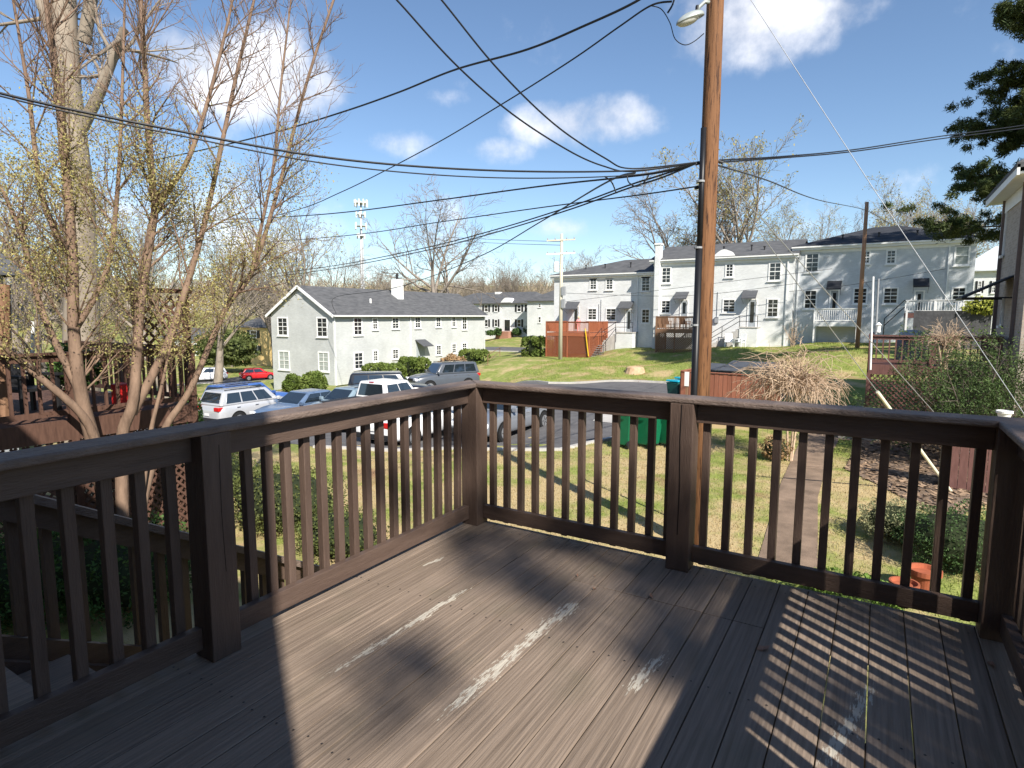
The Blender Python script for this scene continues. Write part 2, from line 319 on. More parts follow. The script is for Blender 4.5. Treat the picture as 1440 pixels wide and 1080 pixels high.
# mulch bed and soil
M_mulch = mat('mulch', (.10, .07, .05), .95, col2=(.26, .19, .14), scale=9, bump=1.0, bscale=25, world=True, detail=8)
mul = [on_ground(*p)[:2] for p in [(1188, 660), (1215, 600), (1262, 585), (1420, 590), (1440, 690), (1330, 735), (1250, 690)]]
sheet('mulch_bed', mul, M_mulch, .02, .5, label='leaf mulch bed under the dark shrubs')
def scatter_in(poly, n, rng):
    p = np.array(poly); lo, hi = p.min(0), p.max(0); out = []
    while len(out) < n:
        q = lo+(hi-lo)*rng.random(2); c = False; j = len(p)-1
        for i in range(len(p)):
            if (p[i, 1] > q[1]) != (p[j, 1] > q[1]) and q[0] < (p[j, 0]-p[i, 0])*(q[1]-p[i, 1])/(p[j, 1]-p[i, 1])+p[i, 0]: c = not c
            j = i
        if c: out.append(q)
    return np.array(out)
def chips(name, pts, zoff, size, m, label, tilt=.6):
    n = len(pts); z = ground_z(pts[:, 0], pts[:, 1])+zoff; a = RNG.random(n)*6.283; s1 = size*(.5+RNG.random(n)); s2 = s1*(.25+.3*RNG.random(n))
    t = (RNG.random(n)-.5)*tilt; u = np.stack([np.cos(a), np.sin(a), t], 1)*s1[:, None]; w = np.stack([-np.sin(a), np.cos(a), (RNG.random(n)-.5)*tilt], 1)*s2[:, None]
    c = np.stack([pts[:, 0], pts[:, 1], z], 1); v = np.stack([c-u-w, c+u-w, c+u+w, c-u+w], 1).reshape(-1, 3)
    o = bpy.data.objects.new(name, np_mesh(name, v, np.arange(n*4).reshape(-1, 4), m)); link(o); return tag(o, label, None, None, 'stuff')
M_leaflit = mat('leaf_litter', (.16, .10, .06), .9, col2=(.34, .24, .16), scale=2, island=.4)
chips('leaf_litter', scatter_in(mul, 3500, RNG), .04, .06, M_leaflit, 'dry brown leaf litter lying on the mulch bed')
# grass blades standing in the near yard and on the bank
M_blade = mat('grass_blade', (.16, .22, .035), .8, col2=(.34, .38, .10), scale=.8, island=.35, spec=.15, world=True, wear=lawn_wear, trans=.25)
def grass(n, x0, x1, y0, y1, hgt, holes):
    p = np.stack([x0+(x1-x0)*RNG.random(n), y0+(y1-y0)*RNG.random(n)], 1)
    for poly in holes:
        q = np.array(poly); c = np.zeros(len(p), bool); j = len(q)-1
        for i in range(len(q)):
            cond = ((q[i, 1] > p[:, 1]) != (q[j, 1] > p[:, 1])) & (p[:, 0] < (q[j, 0]-q[i, 0])*(p[:, 1]-q[i, 1])/(q[j, 1]-q[i, 1]+1e-9)+q[i, 0]); c ^= cond; j = i
        p = p[~c]
    n = len(p); z = ground_z(p[:, 0], p[:, 1]); a = RNG.random(n)*6.283; h = hgt*(.4+.9*RNG.random(n)); w = .006+.006*RNG.random(n); w = w*(hgt/.06)
    b = np.stack([p[:, 0], p[:, 1], z-.005], 1); s = np.stack([np.cos(a)*w, np.sin(a)*w, 0*w], 1); le = (RNG.random((n, 2))-.5)*h[:, None]*1.2
    tip = b+np.stack([le[:, 0], le[:, 1], h], 1); v = np.stack([b-s, b+s, tip], 1).reshape(-1, 3)
    return v
no_grass = [lot, pth+pth2, mul]
gv = np.concatenate([grass(90000, -12, 4.5, 3.0, 17.5, .055, no_grass), grass(50000, -20, 2, 27, 44, .09, no_grass)])
o = bpy.data.objects.new('grass', np_mesh('grass', gv, np.arange(len(gv)).reshape(-1, 3), M_blade)); link(o); tag(o, 'short patchy grass blades standing in the yard and on the bank', None, None, 'stuff')
# ================================================================ the deck we stand on
WP = .122; RO = .065   # post width, rail set back
def deck_wear(t, c):
    """peeled paint with bare pale wood: streaks of their own shape, along the boards"""
    g = t.nodes.new('ShaderNodeNewGeometry'); s = t.nodes.new('ShaderNodeSeparateXYZ'); t.links.new(g.outputs['Position'], s.inputs[0])
    def M(op, a, b=None, clamp=False):
        n = t.nodes.new('ShaderNodeMath'); n.operation = op; n.use_clamp = clamp
        for i, v in enumerate((a, b)):
            if v is None: continue
            if isinstance(v, (int, float)): n.inputs[i].default_value = v
            else: t.links.new(v, n.inputs[i])
        return n.outputs[0]
    mp = t.nodes.new('ShaderNodeMapping'); mp.inputs['Scale'].default_value = (95, 15, 10); t.links.new(g.outputs['Position'], mp.inputs[0])
    n = t.nodes.new('ShaderNodeTexNoise'); n.inputs['Scale'].default_value = 1; n.inputs['Detail'].default_value = 6; n.inputs['Roughness'].default_value = .7; t.links.new(mp.outputs[0], n.inputs['Vector'])
    n2 = t.nodes.new('ShaderNodeTexNoise'); n2.inputs['Scale'].default_value = 3.0; n2.inputs['Detail'].default_value = 5; t.links.new(g.outputs['Position'], n2.inputs['Vector'])
    tot = None
    for pa, pb, hw in [((432, 968), (676, 816), .045), ((592, 1035), (800, 850), .065), ((770, 880), (812, 846), .085), ((878, 980), (940, 912), .06), ((1148, 1100), (1232, 952), .075), ((596, 795), (626, 783), .03)]:
        a = atz(*pa, 0); b = atz(*pb, 0); y0, y1 = sorted((a[1], b[1])); slope = (b[0]-a[0])/(b[1]-a[1])
        xc = M('ADD', M('MULTIPLY', M('SUBTRACT', s.outputs[1], float(a[1])), float(slope)), float(a[0]))
        fx = M('SUBTRACT', 1.0, M('DIVIDE', M('ABSOLUTE', M('SUBTRACT', s.outputs[0], xc)), hw), True)
        fy = M('SUBTRACT', 1.0, M('POWER', M('DIVIDE', M('ABSOLUTE', M('SUBTRACT', s.outputs[1], float((y0+y1)/2))), float((y1-y0)/2+.03)), 4.0), True)
        q = M('MULTIPLY', M('POWER', fx, .6), fy); tot = q if tot is None else M('MAXIMUM', tot, q)
    k = M('ADD', M('MULTIPLY', tot, .42), M('MULTIPLY', n.outputs[0], .9)); k = M('ADD', k, M('MULTIPLY', M('SUBTRACT', n2.outputs[0], .5), .25))
    mr = t.nodes.new('ShaderNodeMapRange'); t.links.new(k, mr.inputs[0]); mr.inputs[1].default_value = .78; mr.inputs[2].default_value = .815
    m = t.nodes.new('ShaderNodeMix'); m.data_type = 'RGBA'; t.links.new(mr.outputs[0], m.inputs[0]); t.links.new(c, m.inputs[6]); m.inputs[7].default_value = (.46, .42, .35, 1)
    # algae tint in blotches
    r2 = t.nodes.new('ShaderNodeMapRange'); t.links.new(n2.outputs[0], r2.inputs[0]); r2.inputs[1].default_value = .55; r2.inputs[2].default_value = .75; r2.inputs[4].default_value = .35
    m2 = t.nodes.new('ShaderNodeMix'); m2.data_type = 'RGBA'; t.links.new(r2.outputs[0], m2.inputs[0]); t.links.new(m.outputs[2], m2.inputs[6]); m2.inputs[7].default_value = (.11, .10, .065, 1)
    return m2.outputs[2]
M_board = mat('deck_board_paint', (.145, .108, .080), .68, col2=(.285, .22, .17), scale=1.0, stretch=(75, 2.4, 10), detail=10, bump=.35, bscale=1.0, spec=.35, island=.12, wear=deck_wear)
M_rail = mat('railing_paint', (.068, .044, .034), .55, col2=(.118, .08, .062), scale=3, stretch=(8, 8, 1), detail=7, bump=.25, bscale=20, spec=.35)
M_railh = mat('railing_paint_horizontal', (.068, .044, .034), .55, col2=(.118, .08, .062), scale=3, stretch=(1.2, 1.2, 10), detail=7, bump=.25, bscale=20, spec=.35)
M_cap = mat('rail_cap_paint', (.10, .072, .058), .6, col2=(.20, .15, .125), scale=3, stretch=(3, 3, 8), detail=8, bump=.4, bscale=18, spec=.35)
deck = empty('wooden_deck', (1.3, -1.6, -2.44), 0, 'dark brown painted wooden deck with worn boards in the foreground', 'deck')
# floor boards along Y, with one row of butt joints
DX0, DX1, DY0, DY1 = -.2, 2.78, -3.9, .118
bw = .1315; seams = {}; x = 2.448+.002+bw*2; cols = []
while x > DX0+.02: cols.append(x); x -= bw
cols = cols[::-1]
me_long = {}
for i, xr in enumerate(cols):
    xl = max(DX0, xr-bw+.004); xr_ = min(DX1, xr)
    if i == 0: pass
    dz = random.uniform(-.0015, .0015)
    segs = [(DY0, DY1-.002)] if (xl < .78 or xl > 1.75) else [(DY0, -.392), (-.388, DY1-.002)]
    for (ya, yb) in segs:
        key = (round(xr_-xl, 3), round(yb-ya, 3))
        if key not in me_long:
            mb = MB().box(-(xr_-xl)/2, (xr_-xl)/2, -(yb-ya)/2, (yb-ya)/2, -.032, 0); me_long[key] = mb.mesh('floor_board', M_board)
        o = bpy.data.objects.new('floor_board', me_long[key]); link(o, deck); o.location = Vector(((xl+xr_)/2, (ya+yb)/2, dz))-deck.location
        md = o.modifiers.new('bevel', 'BEVEL'); md.width = .0025; md.segments = 2
M_screw = mat('screw_head', (.05, .045, .042), .5, metal=.4)
sc = MB()
for xr in cols:
    for yj in (-3.8, -2.85, -1.9, -.95, .02):
        for fx_ in (.25, .75):
            cx_ = max(DX0, xr-bw)+bw*fx_+random.uniform(-.006, .006); cy_ = yj+random.uniform(-.008, .008)
            if cx_ < DX0+.02 or cx_ > DX1-.02: continue
            sc.add([(cx_+.0045*math.cos(k*1.047), cy_+.0045*math.sin(k*1.047), .0022) for k in range(6)], [tuple(range(6))])
so_ = sc.build('screw_heads', M_screw, deck); so_['kind'] = 'stuff'
M_under = mat('deck_framing', (.10, .075, .055), .85, var=.2, stretch=(1, 1, 6))
for y in (-3.8, -2.85, -1.9, -.95, .06): MB().box(DX0+.03, DX1-.03, y-.02, y+.02, -.27, -.034).build('joist', M_under, deck)
MB().box(DX0-.001, DX1+.001, DY1, DY1+.017, -.25, -.006).build('rim_board', M_railh, deck)
MB().box(DX0-.04, DX0-.002, DY0, DY1+.016, -.25, -.006).build('rim_board', M_railh, deck)
for (sx, sy) in ((-.1, .06), (2.65, .06), (-.1, -3.4), (2.65, -3.4)): MB().box(sx-.06, sx+.06, sy-.06, sy+.06, -2.6, -.27).build('support_post', M_rail, deck)
# railing posts
LP, RPX, Q = -1.8095, 1.2342, 2.5871
def post(x0, y0, h=.905):
    o = MB().box(x0, x0+WP, y0, y0+WP, .001, h).build('post', M_rail, deck, bevel=.004)
    # drying cracks: thin dark slots cut as recessed strips
    return o
post(-WP, 0); post(Q, 0); post(-WP, LP); post(RPX, 0); post(-WP, -3.62); post(Q, LP); post(Q, -3.62)
M_crack = mat('crack_dark', (.012, .009, .008), .9)
def crack(pts, w=.004):
    MB().tube(pts, w, 4).build('drying_crack', M_crack, deck)
crack([(RPX+.062, -.0005, .90), (RPX+.058, -.0005, .7), (RPX+.064, -.0005, .45), (RPX+.06, -.0005, .2)], .0028)
crack([(-.0005+.0, LP+.07, .86), (-.0003, LP+.066, .6), (-.0003, LP+.072, .35)], .0016)
ZB0, ZB1, ZT0, ZT1, ZC = .038, .127, .80, .9045, .905
def rail_x(x0, x1):
    MB().box(x0, x1, RO, RO+.038, ZB0, ZB1).build('bottom_rail', M_railh, deck, bevel=.003)
    MB().box(x0, x1, RO, RO+.038, ZT0, ZT1).build('top_rail', M_railh, deck, bevel=.003)
def rail_y(x, y0, y1, s):
    a, b = (x-.038, x) if s < 0 else (x, x+.038)
    MB().box(a, b, y0, y1, ZB0, ZB1).build('bottom_rail', M_railh, deck, bevel=.003)
    MB().box(a, b, y0, y1, ZT0, ZT1).build('top_rail', M_railh, deck, bevel=.003)
rail_x(.0005, RPX-.0005); rail_x(RPX+WP+.0005, Q-.0005)
rail_y(-RO, LP+WP+.0005, -.0005, -1); rail_y(-RO, -3.4985, LP-.0005, -1)
rail_y(Q+RO, LP+WP+.0005, -.0005, 1); rail_y(Q+RO, -3.4985, LP-.0005, 1)
bal_me = MB().box(-.019, .019, -.019, .019, .02, .895).mesh('baluster', M_rail)
def baluster(x, y):
    o = bpy.data.objects.new('baluster', bal_me); link(o, deck); o.location = Vector((x, y, random.uniform(-.004, .004)))-deck.location; o.rotation_euler = (random.uniform(-.004, .004), random.uniform(-.004, .004), random.uniform(-.05, .05))
    md = o.modifiers.new('bevel', 'BEVEL'); md.width = .003; md.segments = 2
BY = RO+.038+.0195
n_ = 12
for i in range(n_): baluster(.045+(RPX-.075)*i/(n_-1)*1.0+.0, BY)
n_ = 11
for i in range(n_): baluster(RPX+WP+.045+(Q-RPX-WP-.085)*i/(n_-1), BY)
n_ = 17
for i in range(n_): baluster(-BY, LP+WP+.045+(-LP-WP-.09)*i/(n_-1))
n_ = 15
for i in range(n_): baluster(-BY, LP-.06-(.113)*i)
n_ = 17
for i in range(n_): baluster(Q+BY, LP+WP+.045+(-LP-WP-.09)*i/(n_-1))
for i in range(15): baluster(Q+BY, LP-.06-.113*i)
# caps, mitred at the corners; inner edge flush with the post faces
CO, CT = .145, .935
def cap(poly): 
    n = len(poly); mb = MB(); mb.add([(p[0], p[1], ZC) for p in poly]+[(p[0], p[1], CT) for p in poly], [tuple(range(n))[::-1], tuple(range(n, 2*n))]+[(i, (i+1) % n, n+(i+1) % n, n+i) for i in range(n)])
    mb.build('rail_cap', M_cap, deck, bevel=.008)
e_ = .0012
cap([(e_-.003, -.003+0*e_), (Q-e_+.003, -.003), (Q+CO-e_, CO), (-CO+e_, CO)])
cap([(.003, -3.62), (.003, -.003-e_*1.5), (-CO, CO-e_*2), (-CO, -3.62)])
cap([(Q-.003, -3.62), (Q+CO, -3.62), (Q+CO, CO-e_*2), (Q-.003, -.003-e_*1.5)])
# few dead leaves and twigs on the boards
M_dead = mat('dead_leaf', (.22, .13, .09), .8, var=.3)
for i, (px, py) in enumerate([(1073, 914), (1393, 936), (812, 811), (836, 830), (916, 841), (836, 812)]):
    p = atz(px, py, 0); a = random.random()*6; s_ = [.028, .022, .009, .01, .016, .007][i]
    vs = [];
    for k, (u, v, w) in enumerate([(-1, 0, .003), (-.4, .5, .012), (.5, .45, .006), (1.1, 0, .014), (.5, -.45, .010), (-.4, -.4, .004), (0, 0, .003)]):
        vs.append((p[0]+s_*(u*math.cos(a)-v*math.sin(a)), p[1]+s_*(u*math.sin(a)+v*math.cos(a)), w+.002))
    o = MB().add(vs, [(6, k, (k+1) % 6) for k in range(6)]).build('dead_leaf', M_dead); md = o.modifiers.new('thick', 'SOLIDIFY'); md.thickness = .0008
    tag(o, ['curled reddish dead leaf lying on the boards left of the striped shade', 'brown dead leaf on the shaded boards by the right railing', 'small dry leaf scrap on the boards before the far railing', 'tiny dry leaf scrap on sunny boards', 'curled dry leaf at the foot of the middle post', 'smallest leaf crumb on the boards'][i], 'leaf')

# outside stair going down beside the deck, its railing seen through ours
st = empty('stair_railing', (-1.05, -1.3, -2.44), 0, 'dark brown stair railing descending beside the deck', 'railing')
SX = -1.06
def sz(y): return .58-(y+2.05)*.58     # top of the sloped cap
ya, yb = -2.9, 1.9
pa, pb = (SX, ya, sz(ya)), (SX, yb, sz(yb))
MB().bar((SX, ya, sz(ya)), (SX, yb, sz(yb)), .13, .035).build('rail_cap', M_cap, st)
MB().bar((SX, ya, sz(ya)-.075), (SX, yb, sz(yb)-.075), .038, .10).build('top_rail', M_railh, st)
MB().bar((SX, ya, sz(ya)-.72), (SX, yb, sz(yb)-.72), .038, .09).build('bottom_rail', M_railh, st)
y = ya+.1
while y < yb:
    o = bpy.data.objects.new('baluster', bpy.data.meshes.get('stair_bal') or MB().box(-.019, .019, -.019, .019, -.74, -.07).mesh('stair_bal', M_rail)); link(o, st); o.location = Vector((SX-.04, y, sz(y)))-st.location; y += .125
for y in (ya-.05, -.0, yb+.03): MB().box(SX-.06, SX+.06, y-.06, y+.06, -2.6, sz(y)+(-.02)).build('post', M_rail, st)
stp = empty('deck_stairs', (-.6, 0, -2.44), 0, 'dark brown wooden stair flight descending beside the deck', 'stairs')
for y0s, xs_ in ((0, -.98), (0, -.28)):
    MB().add([(xs_-.02, ya, sz(ya)-1.0), (xs_+.02, ya, sz(ya)-1.0), (xs_+.02, yb+.6, sz(yb+.6)-1.0), (xs_-.02, yb+.6, sz(yb+.6)-1.0), (xs_-.02, ya, sz(ya)-.76), (xs_+.02, ya, sz(ya)-.76), (xs_+.02, yb+.6, sz(yb+.6)-.76), (xs_-.02, yb+.6, sz(yb+.6)-.76)],
             [(0, 3, 2, 1), (4, 5, 6, 7), (0, 1, 5, 4), (1, 2, 6, 5), (2, 3, 7, 6), (3, 0, 4, 7)]).build('stringer', M_railh, stp)
y = ya+.1
while y < yb+.4:
    MB().box(-.955, -.305, y, y+.27, sz(y)-.90, sz(y)-.865).build('tread', M_board, stp); y += .3
# ================================================================ our own house behind the camera (throws the shade across the deck)
M_brickw = brick_mat('painted_brick', (.66, .67, .66), (.60, .61, .60), bump=.6)
M_brickg = brick_mat('painted_brick_grey', (.56, .585, .60), (.52, .54, .555), bump=.6)
M_brickb = brick_mat('beige_brick', (.40, .33, .27), (.42, .38, .33), bump=.6, var=.14)
M_white = mat('white_trim', (.74, .74, .72), .6, var=.05, scale=3)
M_roof = mat('shingle_roof', (.060, .062, .066), .9, col2=(.135, .135, .138), scale=1.6, stretch=(1, 1, 5), detail=10, bump=.6, bscale=14, world=True, spec=.2)
M_roofd = mat('dark_shingle_roof', (.022, .024, .03), .9, col2=(.055, .058, .066), scale=1.6, stretch=(1, 1, 5), detail=10, bump=.6, bscale=14, world=True, spec=.2)
M_glass = mat('window_glass', (.018, .022, .024), .06, var=.5, scale=.8, spec=.6, world=True)
M_blind = mat('window_blind', (.30, .33, .31), .25, var=.25, scale=1.0, stretch=(1, 1, 20), spec=.5, world=True)
M_dark = mat('dark_metal', (.018, .018, .02), .5, var=.2)
M_awn = mat('grey_awning', (.075, .078, .085), .7, var=.15)
M_awnd = mat('charcoal_awning', (.022, .024, .03), .7, var=.15)
M_doorg = mat('storm_door', (.30, .33, .35), .4, var=.1)
M_pipe = mat('downspout_white', (.68, .69, .68), .5, var=.05)

def hip_roof(mb, x0, x1, y0, y1, ze, zr, hx0=0.0, hx1=0.0, axis='x', t=.12):
    """ridge along axis; hx0/hx1 hip run at each end (0 = gable)"""
    if axis == 'x':
        ym = (y0+y1)/2; top = [(x0, y0, ze), (x1, y0, ze), (x1, y1, ze), (x0, y1, ze), (x0+hx0, ym, zr), (x1-hx1, ym, zr)]
        fs = [(0, 1, 5, 4), (2, 3, 4, 5), (3, 0, 4), (1, 2, 5)]
    else:
        xm = (x0+x1)/2; top = [(x0, y0, ze), (x1, y0, ze), (x1, y1, ze), (x0, y1, ze), (xm, y0+hx0, zr), (xm, y1-hx1, zr)]
        fs = [(1, 2, 5, 4), (3, 0, 4, 5), (0, 1, 4), (2, 3, 5)]
    low = [(a, b, c-t) for a, b, c in top]
    mb.add(top+low, fs+[tuple(i+6 for i in f)[::-1] for f in fs]+[(0, 6, 7, 1), (1, 7, 8, 2), (2, 8, 9, 3), (3, 9, 6, 0)])

def window(par, face, u0, u1, z0, z1, plane, grid=(2, 2), glass=None, trim=.10, shutters=False, name='window'):
    """face 'y-': wall looks to -Y at y=plane, u=x ; 'x+': wall looks to +X at x=plane, u=y ; 'x-': looks to -X"""
    def Bx(mb, a0, a1, d0, d1, c0, c1):
        if face == 'y-': mb.box(a0, a1, plane-d1, plane-d0, c0, c1)
        elif face == 'x+': mb.box(plane+d0, plane+d1, a0, a1, c0, c1)
        else: mb.box(plane-d1, plane-d0, a0, a1, c0, c1)
        return mb
    g = glass or M_glass; u0, u1 = min(u0, u1), max(u0, u1); t = min(trim, (u1-u0)*.18)
    mb = MB(); Bx(mb, u0, u0+t, -.05, .045, z0+t, z1-t); Bx(mb, u1-t, u1, -.05, .045, z0+t, z1-t); Bx(mb, u0, u1, -.05, .045, z1-t, z1); Bx(mb, u0, u1, -.05, .05, z0, z0+t)
    fr = mb.build(name, M_white, par)
    a, b, c, d = u0+t, u1-t, z0+t, z1-t; zm = (c+d)/2
    mr = MB(); Bx(mr, a, b, .004, .036, zm-.03, zm+.03)
    for i in range(1, grid[0]): k = a+(b-a)*i/grid[0]; Bx(mr, k-.014, k+.014, .004, .026, zm+.03, d); Bx(mr, k-.014, k+.014, .004, .026, c, zm-.03)
    for j in range(1, grid[1]): k = zm+(d-zm)*j/grid[1]; Bx(mr, a, b, .006, .024, k-.014, k+.014); k = c+(zm-c)*j/grid[1]; Bx(mr, a, b, .006, .024, k-.014, k+.014)
    mr.build('muntin', M_white, fr)
    for c0, c1 in ((c, zm), (zm, d)): Bx(MB(), a, b, -.03, .002, c0+.001, c1-.001).build('pane', g, fr)
    Bx(MB(), u0-.06, u1+.06, .046, .11, z0-.07, z0+.002).build('sill', M_white, fr)
    if shutters:
        w = (u1-u0)*.42
        for s0 in (u0-w-.03, u1+.03): Bx(MB(), s0, s0+w, .003, .05, z0, z1).build('shutter', M_dark, par)
    return fr
def door(par, u0, u1, z0, z1, plane, leaf=None, face='y-'):
    u0, u1 = min(u0, u1), max(u0, u1); t = .09; mb = MB()
    mb.box(u0, u0+t, plane-.05, plane+.05, z0, z1-t); mb.box(u1-t, u1, plane-.05, plane+.05, z0, z1-t); mb.box(u0, u1, plane-.05, plane+.05, z1-t, z1)
    d = mb.build('door', M_white, par)
    MB().box(u0+t, u1-t, plane-.03, plane+.03, z0, z1-t).build('door_leaf', leaf or M_doorg, d)
    MB().box(u0+t+.12, u1-t-.12, plane-.036, plane-.031, z0+.35, z1-t-.15).build('door_glass', M_glass, d)
    MB().tube([(u1-t-.07, plane-.06, z0+1.0), (u1-t-.07, plane-.06, z0+1.12)], .015, 6).build('handle', M_dark, d)
    return d
def awning(par, u0, u1, ztop, zbot, plane, m, out=.85):
    u0, u1 = min(u0, u1), max(u0, u1)
    mb = MB(); mb.add([(u0, plane-.01, ztop), (u1, plane-.01, ztop), (u1, plane-out, zbot), (u0, plane-out, zbot), (u0, plane-.01, ztop-.05), (u1, plane-.01, ztop-.05), (u1, plane-out, zbot-.10), (u0, plane-out, zbot-.10)],
                      [(0, 1, 2, 3), (7, 6, 5, 4), (0, 4, 5, 1), (1, 5, 6, 2), (2, 6, 7, 3), (3, 7, 4, 0)])
    a = mb.build('awning', m, par)
    for u in (u0+.04, u1-.04): MB().tube([(u, plane-.01, zbot-.45), (u, plane-out+.04, zbot-.08)], .012, 5).build('bracket', M_dark, a)
    return a
def pxw(par, plane, r, **k):   # window from a photo rectangle on a wall looking to -Y
    a = aty(r[0], r[3], plane); b = aty(r[1], r[2], plane); return window(par, 'y-', a[0], b[0], a[2], b[2], plane, **k)
def pxd(par, plane, r, **k):
    a = aty(r[0], r[3], plane); b = aty(r[1], r[2], plane); return door(par, a[0], b[0], a[2], b[2], plane, **k)
def pxa(par, plane, r, m, out=.85):
    a = aty(r[0], r[3], plane); b = aty(r[1], r[2], plane); zb = aty(r[0], r[3], plane-out)[2]; return awning(par, a[0]+.1, b[0]-.1, b[2], zb, plane, m, out)

own = empty('brick_house', (0, -7, -2.44), 0, 'beige brick house wall standing behind the deck', 'house')
HX = 3.66
MB().box(-9, HX, -11.9, -3.95, -2.7, 5.5).build('wall', M_brickb, own)
mb = MB(); hip_roof(mb, -9.4, HX+.35, -12.3, -3.6, 5.5, 8.0, 3, 3, 'x'); mb.build('roof', M_roof, own)

# ================================================================ row of grey-white town houses up the bank
def rowhouse(name, label, plane, x0, x1, zb, ze, zr, brick, roof, hx0=0, hx1=0, depth=9.0, oh=.3):
    h = empty(name, ((x0+x1)/2, plane+depth/2, zb), 0, label, 'house')
    MB().box(x0, x1, plane, plane+depth, zb-1.2, ze-.02).build('wall', brick, h)
    mb = MB(); hip_roof(mb, x0-oh, x1+oh, plane-oh, plane+depth+oh, ze+.18, zr, hx0, hx1, 'x', .10); r = mb.build('roof', roof, h)
    MB().box(x0-oh+.02, x1+oh-.02, plane-oh+.02, plane-oh+.07, ze-.14, ze+.09).build('fascia', M_white, h)
    MB().box(x0-.02, x1+.02, plane-.045, plane-.005, ze-.36, ze-.14).build('frieze_board', M_white, h)
    MB().box(x0, x1, plane-oh+.07, plane-.001, ze-.13, ze-.10).build('soffit', M_white, h)
    MB().bar((x0-oh, plane-oh-.04, ze+.07), (x1+oh, plane-oh-.04, ze+.07), .10, .10).build('gutter', M_white, h)
    return h
def vent(par, roofplane, px, py, y):
    p = aty(px, py, y); MB().lathe([(.05, -.5), (.05, .22), (.09, .24), (.09, .32)], 8, tuple(p)).build('roof_vent', M_dark, par)
yA, yB, yC = 47.3, 46.0, 46.5
xA0 = aty(779, 440, yA)[0]; xB0 = aty(918, 440, yB)[0]; xBC = aty(1116, 400, yB)[0]; xC1 = aty(1369, 400, yC)[0]
zeA = aty(850, 387, yA)[2]; zeB = aty(1010, 364, yB-.3)[2]; zeC = aty(1250, 343, yC-.3)[2]
zrA = aty(930, 363, yA+4.5)[2]; zrB = aty(1060, 340, yB+4.5)[2]; zrC = aty(1273, 317, yC+4.5)[2]
hA = rowhouse('row_house', 'white painted brick row house with a red wooden deck before it', yA, xA0, xB0-.02, -1.9, zeA, zrA, M_brickw, M_roof, 5.5, 0)
hB = rowhouse('row_house', 'white painted brick row house with the tall chimney and eyebrow dormer', yB, xB0, xBC, -1.2, zeB, zrB, M_brickw, M_roof, 0, 0)
hC = rowhouse('row_house', 'grey painted brick row house with the darkest roof and a white balcony', yC, xBC+.02, xC1, -.6, zeC, zrC, M_brickg, M_roofd, 5.0, 4.5)
for r in [(829, 840, 391.5, 408), (851.5, 863, 391.5, 408), (901.5, 915, 389, 410.5), (826, 840, 433, 450.5), (851.5, 867, 433, 451), (901.5, 914.5, 434, 455)]: pxw(hA, yA, r)
pxd(hA, yA, (805, 815, 430, 468)); pxa(hA, yA, (796, 817, 424, 434), M_awn); pxd(hA, yA, (879, 890, 434, 468)); pxa(hA, yA, (871, 893, 423.5, 433), M_awn)
for r in [(929.5, 944.5, 375, 399), (1019.5, 1032.5, 370, 390.5), (1080, 1100, 368, 395.5), (929, 943.5, 421.5, 441), (1015.5, 1035, 420, 440), (1077.5, 1096, 419.5, 446.5)]: pxw(hB, yB, r)
pxd(hB, yB, (956, 968.5, 421, 447)); pxa(hB, yB, (949, 971, 410, 419.5), M_awn); pxd(hB, yB, (1050, 1065.5, 420, 460), leaf=M_doorg); pxa(hB, yB, (1043, 1068, 408, 418.5), M_awn)
for r in [(1131.5, 1153, 355, 383.5), (1212, 1225, 352, 371.5), (1245, 1261.5, 350.5, 372), (1340.5, 1365.5, 344.5, 374), (1129.5, 1150, 407, 435), (1198.5, 1221, 404, 428), (1240.5, 1264.5, 403.5, 428), (1336.5, 1360, 403, 428)]: pxw(hC, yC, r, glass=M_blind if r[0] in (1340.5,) else None, grid=(1, 1) if r[0] == 1340.5 else (2, 2))
pxd(hC, yC, (1165, 1181, 407, 442)); pxa(hC, yC, (1161, 1186.5, 394.5, 405.5), M_awnd); pxd(hC, yC, (1283, 1301, 408, 446)); pxa(hC, yC, (1281, 1309.5, 391, 402), M_awnd)
for px, py in ((824, 378), (851, 376), (887, 374)): vent(hA, None, px, py, yA+1.4)
for px, py in ((1018, 352), (1057, 350), (1075, 352)): vent(hB, None, px, py, yB+1.2)
for px, py in ((1185, 336), (1236, 333), (1290, 330)): vent(hC, None, px, py, yC+1.2)
# chimney, eyebrow dormer, downspouts
a = aty(917.5, 486, yB-.45); b = aty(928.5, 344, yB-.45); ch = MB().box(a[0], b[0], yB-.45, yB+.25, -1.6, b[2]).build('chimney', M_brickw, hB); MB().box(a[0]-.06, b[0]+.06, yB-.51, yB+.31, b[2], b[2]+.14).build('chimney_cap', M_white, ch)
a = aty(1003, 361, yB-.3); b = aty(1034, 352, yB-.3); xm = (a[0]+b[0])/2
mb = MB(); n = 10; arc = [(a[0]+(b[0]-a[0])*i/n, a[2]+(b[2]-a[2]+.12)*math.sin(math.pi*i/n)) for i in range(n+1)]; mb.prism(arc, yB-.34, yB+1.2); dm = mb.build('eyebrow_dormer', M_white, hB)
def spout(par, px, plane, zt, zb): x = aty(px, 400, plane)[0]; MB().bar((x, plane-.06, zt), (x, plane-.06, zb), .09, .07).build('downspout', M_pipe, par)
spout(hB, 1107, yB, zeB, -.9); spout(hC, 1122.5, yC, zeC, -.5); spout(hC, 1331.5, yC, zeC, -.3); spout(hA, 897, yA, zeA, -1.6)
